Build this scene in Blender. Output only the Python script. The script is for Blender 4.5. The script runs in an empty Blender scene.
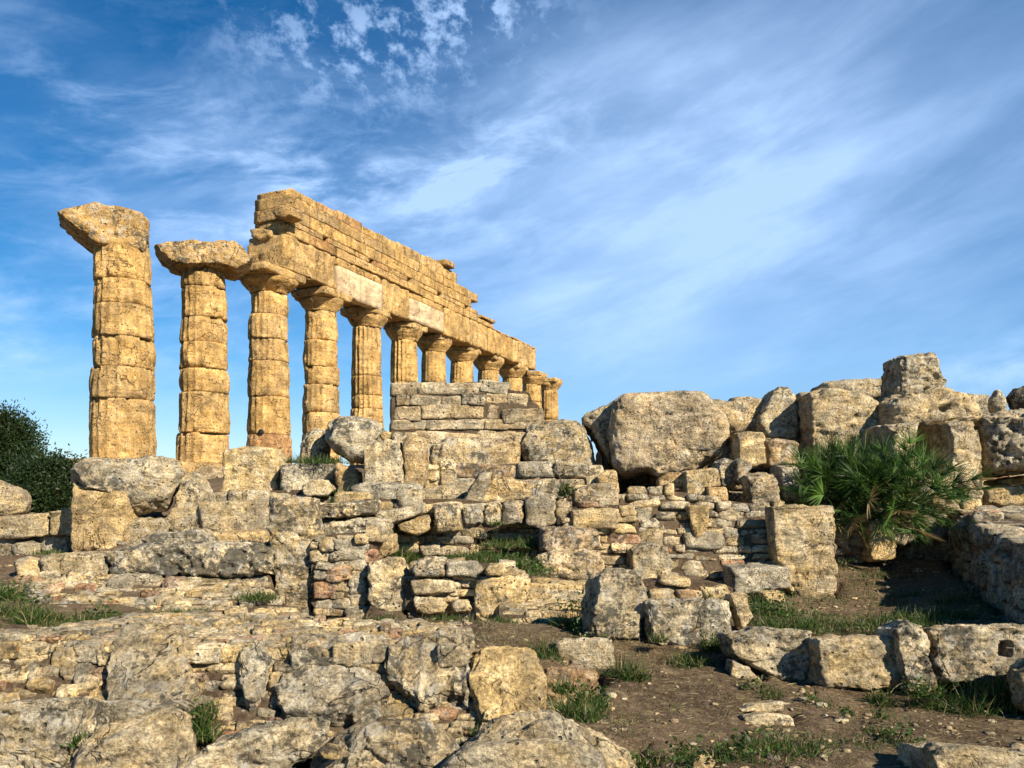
import bpy, math, random
import numpy as np
from mathutils import Vector

# ------------------------------------------------------------------ camera, light
sc = bpy.context.scene
COL = sc.collection
F, PITCH, EZ, HY = 800.0, 0.0, 1.7, 497.0   # focal length in pixels, pitch, eye height, horizon row
cd = bpy.data.cameras.new('camera'); cam = bpy.data.objects.new('camera', cd); COL.objects.link(cam)
cd.sensor_width = 36; cd.lens = F / 1024 * 36; cd.clip_start = 0.05; cd.clip_end = 9000; cd.shift_y = (HY - 384) / 1024
cam.location = (0, 0, EZ); cam.rotation_euler = (math.pi / 2 + PITCH, 0, 0); sc.camera = cam
SUN_AZ, SUN_EL = math.radians(136), math.radians(33)     # clockwise from +Y
sv = Vector((math.sin(SUN_AZ) * math.cos(SUN_EL), math.cos(SUN_AZ) * math.cos(SUN_EL), math.sin(SUN_EL)))
sl = bpy.data.lights.new('sun', 'SUN'); sun = bpy.data.objects.new('sun', sl); COL.objects.link(sun)
sl.energy = 5.0; sl.angle = math.radians(0.5); sl.color = (1.0, 0.90, 0.74)
sun.rotation_euler = sv.to_track_quat('Z', 'Y').to_euler()
sc.view_settings.view_transform = 'Standard'; sc.view_settings.look = 'None'
sc.view_settings.exposure = 0.80; sc.view_settings.gamma = 1
sc.cycles.max_bounces = 4; sc.cycles.diffuse_bounces = 1; sc.cycles.transparent_max_bounces = 8


class NT:
    """tiny helper for node graphs"""
    def __init__(s, tree): s.t = tree; tree.nodes.clear()
    def n(s, typ, ins=None, **kw):
        nd = s.t.nodes.new(typ)
        for k, v in kw.items(): setattr(nd, k, v)
        for k, v in (ins or {}).items():
            if isinstance(v, bpy.types.NodeSocket): s.t.links.new(v, nd.inputs[k])
            else: nd.inputs[k].default_value = v
        return nd
    def m(s, op, a, b=0.0, c=None, clamp=False):
        ins = {0: a, 1: b}
        if c is not None: ins[2] = c
        return s.n('ShaderNodeMath', ins, operation=op, use_clamp=clamp).outputs[0]
    def noise(s, vec, scale, detail=4, rough=0.55, dist=0.0, out='Fac'):
        return s.n('ShaderNodeTexNoise', {'Vector': vec, 'Scale': scale, 'Detail': detail, 'Roughness': rough, 'Distortion': dist}).outputs[out]
    def step(s, v, lo, hi, a=0.0, b=1.0):
        return s.n('ShaderNodeMapRange', {0: v, 1: lo, 2: hi, 3: a, 4: b}, interpolation_type='SMOOTHSTEP').outputs[0]
    def mix(s, f, a, b, blend='MIX'):
        nd = s.t.nodes.new('ShaderNodeMix'); nd.data_type = 'RGBA'; nd.blend_type = blend
        for i, v in ((0, f), (6, a), (7, b)):
            if isinstance(v, bpy.types.NodeSocket): s.t.links.new(v, nd.inputs[i])
            else: nd.inputs[i].default_value = v if i == 0 else (*v, 1)
        return nd.outputs[2]


w = bpy.data.worlds.new('World'); sc.world = w; w.use_nodes = True
k = NT(w.node_tree)
tc = k.n('ShaderNodeTexCoord').outputs['Generated']
sky = k.n('ShaderNodeTexSky', sky_type='NISHITA', sun_disc=False, sun_elevation=SUN_EL, sun_rotation=SUN_AZ,
          altitude=60, air_density=1.0, dust_density=0.05, ozone_density=2.5).outputs[0]
sky = k.n('ShaderNodeHueSaturation', {'Hue': 0.503, 'Saturation': 1.85, 'Value': 1.06, 'Color': sky}).outputs[0]
sp = k.n('ShaderNodeSeparateXYZ', {0: tc})
U = k.m('ARCTAN2', sp.outputs[0], sp.outputs[1]); V = k.m('ARCSINE', sp.outputs[2])


def uv(px, py):
    d = Vector(((px - 512) / F, math.cos(PITCH) - (HY - py) / F * math.sin(PITCH), math.sin(PITCH) + (HY - py) / F * math.cos(PITCH))).normalized()
    return math.atan2(d.x, d.y), math.asin(d.z)


def blob(px, py, ru, rv, ang=0.0):
    u0, v0 = uv(px, py); ca, sa = math.cos(ang), math.sin(ang)
    du = k.m('SUBTRACT', U, u0); dv = k.m('SUBTRACT', V, v0)
    a = k.m('DIVIDE', k.m('ADD', k.m('MULTIPLY', du, ca), k.m('MULTIPLY', dv, sa)), ru)
    b = k.m('DIVIDE', k.m('SUBTRACT', k.m('MULTIPLY', dv, ca), k.m('MULTIPLY', du, sa)), rv)
    r = k.m('ADD', k.m('MULTIPLY', a, a), k.m('MULTIPLY', b, b))
    return k.m('EXPONENT', k.m('MULTIPLY', r, -1.0))


def svec(ang, su, svv, off=0.0):
    ca, sa = math.cos(ang), math.sin(ang)
    a = k.m('ADD', k.m('MULTIPLY', U, ca * su), k.m('MULTIPLY', V, sa * su))
    b = k.m('SUBTRACT', k.m('MULTIPLY', V, ca * svv), k.m('MULTIPLY', U, sa * svv))
    return k.n('ShaderNodeCombineXYZ', {0: a, 1: b, 2: off}).outputs[0]


SKYNODES = True
def clouds():
    add = lambda *a: a[0] if len(a) == 1 else k.m('ADD', a[0], add(*a[1:]))
    mul = lambda a, b: k.m('MULTIPLY', a, b)
    streak = k.step(k.noise(svec(0.30, 2.2, 8.0), 1.6, 9, 0.58, 0.25), 0.36, 0.72)
    wisp = k.step(k.noise(svec(0.12, 5.0, 14.0, 3.0), 1.5, 10, 0.64, 0.35), 0.42, 0.76)
    soft = k.step(k.noise(svec(0.25, 2.0, 4.0, 7.0), 1.3, 5, 0.5, 0.3), 0.30, 0.70)
    puff = k.step(k.noise(svec(-0.2, 13.0, 17.0, 1.0), 2.6, 9, 0.66, 0.1), 0.46, 0.66)
    veil = add(mul(blob(860, 160, 0.34, 0.15, 0.25), 0.72), mul(blob(600, 240, 0.26, 0.13, 0.1), 0.62),
               mul(blob(700, 60, 0.24, 0.10, -0.1), 0.40), mul(blob(950, 300, 0.25, 0.08, 0.1), 0.38), mul(blob(620, 345, 0.14, 0.05, 0.1), 0.35))
    left = add(mul(blob(230, 150, 0.30, 0.07, -0.12), 0.75), mul(blob(330, 200, 0.24, 0.05, 0.3), 0.55), mul(blob(20, 330, 0.22, 0.10, 0.0), 0.42),
               mul(blob(230, 250, 0.5, 0.20, 0.0), 0.22), mul(blob(470, 150, 0.22, 0.06, 0.2), 0.45), mul(blob(1010, 365, 0.10, 0.025, 0.2), 0.7))
    alto = add(mul(blob(360, 45, 0.13, 0.055, 0.0), 1.0), mul(blob(480, 8, 0.09, 0.04, 0.0), 0.9))
    t = add(mul(veil, k.m('ADD', mul(soft, 0.45), mul(streak, 0.25), None) if False else add(mul(soft, 0.36), mul(streak, 0.36), 0.44)),
            mul(left, add(mul(streak, 0.5), mul(wisp, 0.6), 0.12)),
            mul(alto, add(mul(puff, 0.65), 0.02)), mul(wisp, 0.05), mul(k.m('EXPONENT', mul(mul(V, V), -28.0)), 0.5))
    return k.m('MINIMUM', mul(t, 0.86), 0.80)
cl = clouds()
col = k.mix(cl, sky, (6.2, 8.9, 13.4))
bg = k.n('ShaderNodeBackground', {'Color': col, 'Strength': 0.058})
k.t.links.new(bg.outputs[0], k.n('ShaderNodeOutputWorld').inputs[0])

# ------------------------------------------------------------------ numpy noise and projection
rng = np.random.default_rng(7)
PERM = rng.permutation(4096).astype(np.int64); G3 = rng.normal(size=(4096, 3)); G3 /= np.linalg.norm(G3, axis=1)[:, None]


def pn(P):
    P = np.asarray(P, float); I = np.floor(P).astype(np.int64); f = P - I; u = f * f * f * (f * (f * 6 - 15) + 10)
    out = np.zeros(len(P))
    for dx in (0, 1):
        for dy in (0, 1):
            for dz in (0, 1):
                h = PERM[(PERM[(PERM[(I[:, 0] + dx) & 4095] + I[:, 1] + dy) & 4095] + I[:, 2] + dz) & 4095]
                g = G3[h]
                d = (g[:, 0] * (f[:, 0] - dx) + g[:, 1] * (f[:, 1] - dy) + g[:, 2] * (f[:, 2] - dz))
                out += d * (u[:, 0] if dx else 1 - u[:, 0]) * (u[:, 1] if dy else 1 - u[:, 1]) * (u[:, 2] if dz else 1 - u[:, 2])
    return out * 1.6


def fbm(P, o=4, g=0.5, ridged=False):
    s = np.zeros(len(P)); a = 1.0; q = np.asarray(P, float)
    for i in range(o):
        v = pn(q + i * 17.3)
        s += a * ((1 - 2 * np.abs(v)) if ridged else v); a *= g; q = q * 2.03
    return s


def chips(P, seed=0):
    """flat tilted facets with sharp creases (cell noise), about -1..1"""
    P = np.asarray(P, float); b0 = np.floor(P - .5).astype(np.int64); best = np.full(len(P), 1e9); val = np.zeros(len(P))
    for dx in (0, 1):
        for dy in (0, 1):
            for dz in (0, 1):
                c = b0 + np.array([dx, dy, dz]); h = PERM[(PERM[(PERM[(c[:, 0] + seed) & 4095] + c[:, 1]) & 4095] + c[:, 2]) & 4095]
                q = P - (c + .5 + G3[h] * .38); d = (q * q).sum(1); t = G3[(h * 7 + 3) & 4095]
                v = (q * t).sum(1) * 1.5 + t[:, 0] * .5; m = d < best; best[m] = d[m]; val[m] = v[m]
    return val


def sstep(x, a, b):
    t = np.clip((x - a) / (b - a), 0, 1); return t * t * (3 - 2 * t)


CP, SP = math.cos(PITCH), math.sin(PITCH)
EYE = np.array([0, 0, EZ])
def ray(px, py):
    u = (px - 512) / F; v = (HY - py) / F
    return np.array([u, CP - v * SP, SP + v * CP])
def at(px, py, Y):
    d = ray(px, py); return EYE + d * (Y / d[1])


REG = []   # (plane, pixel polygon) of everything that stands on the ground


class Plane:
    def __init__(s, P, n):
        s.P = np.array(P, float); n = np.array(n, float); s.n = n / np.linalg.norm(n)
        if s.n @ (EYE - s.P) < 0: s.n = -s.n
        e1 = np.cross([0, 0, 1], s.n); s.e1 = e1 / np.linalg.norm(e1); s.e2 = np.cross(s.n, s.e1)
    def hit(s, px, py):
        d = ray(px, py); t = (s.P - EYE) @ s.n / (d @ s.n); return EYE + d * t
    def ab(s, px, py):
        q = s.hit(px, py) - s.P; return np.array([q @ s.e1, q @ s.e2])


def vplane(px, py, Y, yaw=0.0):
    return Plane(at(px, py, Y), (-math.sin(yaw), -math.cos(yaw), 0))
def plane3(a, b, c):
    A, B, C = at(*a), at(*b), at(*c); return Plane(A, np.cross(B - A, C - A))


# ------------------------------------------------------------------ mesh helpers
def tag(o, label=None, cat=None, group=None, kind=None):
    if label: o['label'] = label
    if cat: o['category'] = cat
    if group: o['group'] = group
    if kind or (cat and kind is None): o['kind'] = kind or 'thing'
    return o


def mesh(name, V, Q, mat, tone=None, parent=None, origin=None, smooth=True):
    V = np.asarray(V, float); Q = np.asarray(Q, np.int32)
    if origin is None:
        origin = np.array([(V[:, 0].min() + V[:, 0].max()) / 2, (V[:, 1].min() + V[:, 1].max()) / 2, V[:, 2].min()])
    origin = np.asarray(origin, float)
    me = bpy.data.meshes.new(name); nq, kk = Q.shape
    me.vertices.add(len(V)); me.vertices.foreach_set('co', (V - origin).ravel().astype(np.float32))
    me.loops.add(nq * kk); me.loops.foreach_set('vertex_index', Q.ravel())
    me.polygons.add(nq); me.polygons.foreach_set('loop_start', (np.arange(nq) * kk).astype(np.int32))
    me.polygons.foreach_set('use_smooth', np.full(nq, smooth))
    me.update(calc_edges=True)
    if tone is not None:
        tone = np.asarray(tone, np.float32)
        if tone.ndim == 1: tone = np.tile(tone, (len(V), 1))
        me.attributes.new('tone', 'FLOAT_COLOR', 'POINT').data.foreach_set('color', tone.ravel())
    me.materials.append(mat)
    o = bpy.data.objects.new(name, me); COL.objects.link(o)
    if parent is not None:
        o.parent = parent; o.location = Vector(origin) - parent.location
    else: o.location = origin
    return o


def empty(name, loc, label, cat, group=None):
    o = bpy.data.objects.new(name, None); COL.objects.link(o); o.location = Vector(loc); o.empty_display_size = 0.2
    return tag(o, label, cat, group)


_bg = {}
def boxgrid(nx, ny, nz):
    if (nx, ny, nz) in _bg: return _bg[(nx, ny, nz)]
    V = []; Q = []; base = 0
    N = (nx, ny, nz)
    for ax in range(3):
        a1, a2 = (ax + 1) % 3, (ax + 2) % 3
        for sgn in (0, 1):
            i, j = np.meshgrid(np.arange(N[a1] + 1), np.arange(N[a2] + 1), indexing='ij')
            P = np.zeros((i.size, 3), int); P[:, a1] = i.ravel(); P[:, a2] = j.ravel(); P[:, ax] = sgn * N[ax]
            V.append(P); m = N[a2] + 1
            ii, jj = np.meshgrid(np.arange(N[a1]), np.arange(N[a2]), indexing='ij'); c = (ii * m + jj).ravel() + base
            q = np.stack([c, c + m, c + m + 1, c + 1], 1)
            if not sgn: q = q[:, ::-1]
            Q.append(q); base += len(P)
    V = np.concatenate(V); Q = np.concatenate(Q)
    key = V[:, 0] * 1000003 + V[:, 1] * 1009 + V[:, 2]
    _, idx, inv = np.unique(key, return_index=True, return_inverse=True)
    V = V[idx] / np.array(N) * 2.0 - 1; Q = inv.ravel()[Q]
    _bg[(nx, ny, nz)] = (V, Q); return V, Q


def vnormals(V, Q):
    n = np.cross(V[Q[:, 2]] - V[Q[:, 0]], V[Q[:, 3]] - V[Q[:, 1]])
    N = np.zeros_like(V)
    for i in range(4):
        for c in range(3): N[:, c] += np.bincount(Q[:, i], n[:, c], len(V))
    return N / (np.linalg.norm(N, axis=1)[:, None] + 1e-12)


def chaikin(P, r, it):
    for _ in range(it):
        Qn = np.roll(P, -1, 0); P = np.stack([P * (1 - r) + Qn * r, P * r + Qn * (1 - r)], 1).reshape(-1, 2)
    return P


def polyr(P, th):
    """radius of the polygon P (about the origin) in directions th"""
    A = P; B = np.roll(P, -1, 0); D = B - A; c, s = np.cos(th)[:, None], np.sin(th)[:, None]
    den = c * D[:, 1] - s * D[:, 0]; den = np.where(np.abs(den) < 1e-9, 1e-9, den)
    t = (A[:, 0] * D[:, 1] - A[:, 1] * D[:, 0]) / den; q = (A[:, 0] * s - A[:, 1] * c) / den
    ok = (t > 0) & (q >= -1e-6) & (q <= 1 + 1e-6)
    return np.where(ok, t, 0).max(1)


def centroid(P):
    x, y = P[:, 0], P[:, 1]; x1, y1 = np.roll(x, -1), np.roll(y, -1); c = x * y1 - x1 * y; a = c.sum()
    return np.array([((x + x1) * c).sum(), ((y + y1) * c).sum()]) / (3 * a)


#        p    lump fine  chip  pits  tone(bright, warm, lichen, red)  round
ST = {
    'boulder': (4.6, .030, .020, .03, .012, (.56, .34, .35, .0), (.16, 1)),
    'grey':    (10., .016, .018, .03, .010, (.58, .30, .35, .0), (.08, 1)),
    'block':   (16., .011, .014, .03, .008, (.60, .45, .20, .0), (.04, 1)),
    'warm':    (14., .014, .017, .03, .010, (.55, .75, .12, .1), (.06, 1)),
    'yellow':  (10., .016, .017, .03, .012, (.66, .92, .05, .0), (.09, 1)),
    'pitted':  (10., .014, .018, .04, .032, (.80, .32, .80, .0), (.06, 1)),
    'lichen':  (12., .012, .014, .03, .018, (.72, .22, .60, .0), (.06, 1)),
    'pale':    (13., .013, .016, .03, .010, (.78, .45, .12, .0), (.07, 1)),
    'rough':   (8.0, .030, .028, .05, .030, (.54, .50, .40, .1), (.09, 1)),
    'temple':  (14., .010, .020, .05, .010, (.60, .80, .05, .0), (.04, 1)),
}


def autolean(kw, poly, Y, pl):
    y = np.array(poly, float)[:, 1].mean(); yy = pl.P[1]
    if yy < 10.5 and y > 540 and 'lean' not in kw: kw['lean'] = min(.26, (y - 497) / F * .85)


def rockmesh(pl, poly, depth, style, seed, res=2.6, p=None, tone=None, flutes=0, holes=(), lean=0.0, amp=1.0, cap=110, pits=None, nofacet=False, mid=0.0):
    S = ST[style]; p = p or S[0]
    ppx = np.array(poly, float)
    AB = np.array([pl.ab(*q) for q in poly]); AB = chaikin(AB, *S[6])
    c = centroid(AB); AB = c + (AB - c) * 1.03; X = AB - c; h = np.abs(X).max(0); X = X / h
    wpx = ppx.max(0) - ppx.min(0)
    nx = int(np.clip(wpx[0] / res, 6, cap)); nz = int(np.clip(wpx[1] / res, 6, cap)); ny = int(np.clip(depth / (2 * h[0]) * nx, 5, 60))
    G, Q = boxgrid(nx, nz, ny)
    u, v, wv = G[:, 0], G[:, 1], G[:, 2]
    s = np.maximum(np.abs(u), np.abs(v)); t = np.abs(wv)
    th = np.arctan2(v, u); r = polyr(X, th)
    sq = 1 / np.maximum(np.abs(np.cos(th)), np.abs(np.sin(th)))
    L = (s ** p + t ** p) ** (1 / p)
    rr = r * s / L
    N3_ = np.stack([rr * np.cos(th), rr * np.sin(th), np.sign(wv) * t / L], 1)
    fr_ = np.random.default_rng(seed * 13 + 5)
    K_ = (0 if nofacet else 12 if p < 6.5 else 9)
    for _f in range(K_):
        d_ = fr_.normal(size=3) if p < 6.5 else fr_.choice([-1, 1], 3) * fr_.uniform(.12, 1, 3)
        d_ = np.sign(d_) * np.abs(d_) ** .8; d_ /= np.linalg.norm(d_)
        q_ = N3_ @ d_; mx_ = q_.max(); h_ = mx_ * (fr_.uniform(.88, .98) if p < 5 else fr_.uniform(.93, .995)) * (1 + .02 * fbm(N3_ * 2 + seed, 2))
        N3_ = N3_ - d_ * np.maximum(q_ - h_, 0)[:, None] * .92
    la = c[0] + N3_[:, 0] * h[0]; lb = c[1] + N3_[:, 1] * h[1]
    lc = depth * 0.5 * N3_[:, 2] + depth * (0.5 - mid)       # 0 front .. depth back
    lb = lb - lean * lc
    P = pl.P + la[:, None] * pl.e1 + lb[:, None] * pl.e2 - lc[:, None] * pl.n
    # box grid axes are (e1, e2, -n): left-handed against outward order, so flip
    Q = Q[:, ::-1]
    size = math.sqrt(4 * h[0] * h[1]); N = vnormals(P, Q)
    off = np.array([seed * 3.71, seed * 1.93, seed * 7.17]); W = P + off
    edge = np.clip((s / L) ** 8 * (t / L) ** 3 * 2.2, 0, 1)
    d = S[1] * amp * size * fbm(W * (1.5 / size), 3)
    d += amp * ((.026 if p < 7 else .014) * size * (np.minimum(chips(W * (2.6 / size) + .3 * pn(W * 3)[:, None]), .35) - .2) + .012 * chips(W * 5.5 + .2 * pn(W * 9)[:, None]) * min(size / .4, 1))
    d += S[2] * amp * .8 * fbm(W * np.array([3.2, 3.2, 4.6]), 5, .55)
    d -= S[3] * amp * size * edge * sstep(fbm(W * (3.5 / size), 3), -.1, .6)
    rd = fbm(W * np.array([1.1, 1.1, 2.6]) / max(size, .5) * 1.6, 3, .5, True)
    d -= 0.022 * amp * min(size, 1.5) * sstep(rd, .95, 1.5)
    pt = sstep(fbm(W * np.array([7, 7, 9]), 3), .12, .45)
    d -= (S[4] if pits is None else pits) * pt
    if flutes:
        d -= 0.035 * np.abs(np.sin(la / (2 * h[0]) * math.pi * flutes)) ** 0.6 * (t > .2)
    P = P + N * d[:, None]
    for (hx, hy, rx, ry, hd, pw) in holes:
        o0 = pl.ab(hx, hy); o1 = pl.ab(hx + rx, hy); o2 = pl.ab(hx, hy - ry)
        q = (P - pl.P); a_, b_, c_ = q @ pl.e1, q @ pl.e2, -(q @ pl.n)
        R = (np.abs((a_ - o0[0]) / (o1[0] - o0[0])) ** pw + np.abs((b_ - o0[1]) / (o2[1] - o0[1])) ** pw) ** (1 / pw)
        P = P - pl.n * (hd * (1 - sstep(R, .86, 1.06)) * (c_ < depth * .4))[:, None]
    T = np.array(tone or S[5], float)
    T = T + np.array([rng.normal(0, .08), rng.normal(0, .12), rng.normal(0, .15), 0])
    TT = np.tile(T, (len(P), 1)); TT[:, 2] = np.clip(TT[:, 2] + .25 * pt * (T[2] > .3), 0, 1)
    return P, Q, TT


_seed = [0]
def rock(name, cat, label, poly, Y, depth, style, yaw=0.0, pl=None, group=None, parent=None, mat=None, **kw):
    _seed[0] += 1
    a = np.array(poly, float).mean(0)
    if pl is None and (name in ('boulder', 'capital', 'abacus')) and not kw.get('holes'):   # rounded things: outline at mid depth, facing the viewer's side
        m_ = .12 if a[1] < 497 else .5; pl = vplane(a[0], a[1], Y + depth * m_, math.atan2(a[0] - 512, F)); kw['mid'] = m_
    pl = pl or vplane(a[0], a[1], Y, yaw)
    autolean(kw, poly, Y, pl)
    if parent is None and pl.P[1] < 16: REG.append((pl, np.array(poly, float)))
    P, Q, T = rockmesh(pl, poly, depth, style, _seed[0], **kw)
    o = mesh(name, P, Q, mat or M['stone'], T, parent)
    if parent is None: tag(o, label, cat, group)
    return o


def inpoly(P, a, b):
    x0, y0 = P[:, 0], P[:, 1]; x1, y1 = np.roll(x0, -1), np.roll(y0, -1)
    a = a[:, None]; b = b[:, None]
    with np.errstate(divide='ignore', invalid='ignore'):
        c = ((y0 > b) != (y1 > b)) & (a < (x1 - x0) * (b - y0) / (y1 - y0) + x0)
    return c.sum(1) % 2 == 1


def stones(C, H, E, seed, n=4, p=(4, 9), jit=.16, fine=.012, fac=(7, .78, .96)):
    """batch of rounded irregular stones. C centres (S,3), H half sizes (S,3) along E rows (3,3)"""
    S = len(C); G, Q = boxgrid(n, n, n); nv = len(G); r = np.random.default_rng(seed)
    pp = r.uniform(*p, (S, 1, 1)); A = np.abs(G)[None]
    L = (A ** pp).sum(2, keepdims=True) ** (1 / pp); X = G[None] / L
    corner = r.uniform(-jit, jit, (S, 2, 2, 2, 3))
    for _f in range(fac[0]):
        d_ = r.normal(size=(S, 1, 3)) * np.array([1, 1, .8]); d_ /= np.linalg.norm(d_, axis=2, keepdims=True)
        q_ = (X * d_).sum(2); h_ = q_.max(1, keepdims=True) * r.uniform(fac[1], fac[2], (S, 1)); X = X - d_ * np.maximum(q_ - h_, 0)[:, :, None] * .95
    wu = (G + 1) / 2; D = np.zeros((S, nv, 3))
    for i in (0, 1):
        for j in (0, 1):
            for l in (0, 1):
                wt = (wu[:, 0] if i else 1 - wu[:, 0]) * (wu[:, 1] if j else 1 - wu[:, 1]) * (wu[:, 2] if l else 1 - wu[:, 2])
                D += wt[None, :, None] * corner[:, i, j, l][:, None, :]
    X = (X + D) * H[:, None, :]
    rot = r.normal(0, .05, S); c, s = np.cos(rot)[:, None], np.sin(rot)[:, None]
    X = np.stack([X[..., 0] * c - X[..., 1] * s, X[..., 0] * s + X[..., 1] * c, X[..., 2]], 2)
    P = (X @ E) + C[:, None, :]
    P = P.reshape(-1, 3)
    dirn = (X / (H[:, None, :])) @ E; dirn = dirn.reshape(-1, 3); dirn /= np.linalg.norm(dirn, axis=1)[:, None] + 1e-9
    sz = np.repeat(np.minimum(H[:, 0], H[:, 1]), nv)
    sid = np.repeat(np.arange(S) * 1.37, nv)[:, None]
    P += dirn * (sz * .14 * chips(P * (.9 / max(H[:, :2].mean(), .02)) + sid) + fine * .9 * fbm(P * 6 + sid, 3) + sz * .08 * pn(P * (.8 / max(H[:, :2].mean(), .02)) + sid))[:, None]
    QQ = (Q[None, :, ::-1] + (np.arange(S) * nv)[:, None, None]).reshape(-1, 4)
    return P, QQ, nv


def tones(S, r, warm=(.35, .25), bright=(.55, .14), lich=.2, red=.06):
    T = np.zeros((S, 4)); T[:, 0] = r.normal(*bright, S); T[:, 1] = r.normal(*warm, S)
    T[:, 2] = np.clip(r.normal(lich, .2, S), 0, 1); T[:, 3] = (r.random(S) < red) * r.uniform(.4, 1, S)
    return np.clip(T, 0, 1)


def masonry(name, pl, poly, cw, ch, depth, seed, mat=None, parent=None, n=6, p=(5, 16), jit=.15, fine=.016, gap=1.09, coref=.5, big=.1, out=.04, back=None, ragged=0.0,
            warm=(.35, .25), bright=(.60, .17), lich=.25, red=.06, holes=(), core=True, label=None, cat=None, group=None, fac=(6, .82, .97)):
    r = np.random.default_rng(seed)
    if parent is None: REG.append((pl, np.array(poly, float)))
    AB = np.array([pl.ab(*q) for q in poly]); lo, hi = AB.min(0), AB.max(0)
    C = []; H = []
    b = lo[1] - ch[0]
    while b < hi[1] + ch[0]:
        h = r.uniform(*ch); a = lo[0] - r.uniform(0, cw[1]); ph = r.uniform(0, 9)
        while a < hi[0]:
            wd = r.uniform(*cw) * (1.0 if r.random() > .15 else 1.4); hh = h * r.uniform(.86, 1.02)
            o = r.uniform(-out, out)
            if r.random() < big: hh *= r.uniform(1.5, 2.1); wd *= 1.1; o += out * .8
            wob = (math.sin(a * 2.1 + ph) + math.sin(a * 5.3 + ph * 2)) * .12 * h
            C.append([a + wd / 2, b + h / 2 + wob, o]); H.append([wd * gap / 2, hh * gap / 2, 0]); a += wd
        b += h
    C = np.array(C); H = np.array(H)
    ok = inpoly(AB, C[:, 0] + r.normal(0, ragged, len(C)), C[:, 1] + r.normal(0, ragged, len(C)))
    for sg in (-1, 1):      # trim stones that would stick out of the end of the wall
        out_ = ~inpoly(AB, C[:, 0] + sg * H[:, 0] * .85, C[:, 1]); C[out_, 0] -= sg * H[out_, 0] * .35; H[out_, 0] *= .65
    for (hx, hy, hr) in holes:
        q = pl.ab(hx, hy); ok &= ~((np.abs(C[:, 0] - q[0]) < hr) & (np.abs(C[:, 1] - q[1]) < hr))
    C, H = C[ok], H[ok]
    if len(C) == 0: return None
    dd = depth * r.uniform(.8, 1.0, len(C)); H[:, 2] = dd / 2
    W = pl.P + C[:, 0:1] * pl.e1 + C[:, 1:2] * pl.e2 + (C[:, 2:3] - dd[:, None] / 2) * pl.n
    E = np.array([pl.e1, pl.e2, -pl.n])
    P, Q, nv = stones(W, H, E, seed, n, p, jit, fine, fac)
    T = np.repeat(tones(len(C), r, warm, bright, lich, red), nv, 0)
    if core:   # earth and small-stone core just behind the faces of the stones
        cc = AB.mean(0); X = (AB - cc) * (.985, .97) + cc; B = back or depth
        X = chaikin(X, .2, 1); m = len(X); f = coref * min(ch)
        F0 = pl.P + X[:, :1] * pl.e1 + X[:, 1:] * pl.e2 - f * pl.n
        F1 = F0 - B * pl.n; cF, cB = F0.mean(0), F1.mean(0)
        VV = np.concatenate([F0, F1, [cF, cB]]); i = np.arange(m); j = (i + 1) % m
        q1 = np.stack([i, j, j + m, i + m], 1); q2 = np.stack([np.full(m, 2 * m), i, j, j], 1)
        q3 = np.stack([np.full(m, 2 * m + 1), j + m, i + m, i + m], 1)
        # degenerate-free: split the fans into true quads is not needed, triangles stored apart
        tri = (VV, q1, np.stack([np.full(m, 2 * m), i, j], 1), np.stack([np.full(m, 2 * m + 1), j + m, i + m], 1))
    o = mesh(name, P, Q, mat or M['stone'], T, parent)
    if parent is None: tag(o, label, cat, group)
    if core:
        import bmesh
        bm = bmesh.new(); vs = [bm.verts.new(v_ - np.array(o.location) - (np.array(parent.location) if parent else 0)) for v_ in tri[0]]
        for arr in tri[1:]:
            for f_ in arr: bm.faces.new([vs[x] for x in f_])
        bmesh.ops.recalc_face_normals(bm, faces=bm.faces)
        me = bpy.data.meshes.new('core'); bm.to_mesh(me); bm.free(); me.materials.append(M['earth'])
        c_ = bpy.data.objects.new('core', me); COL.objects.link(c_); c_.parent = o
    return o


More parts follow.
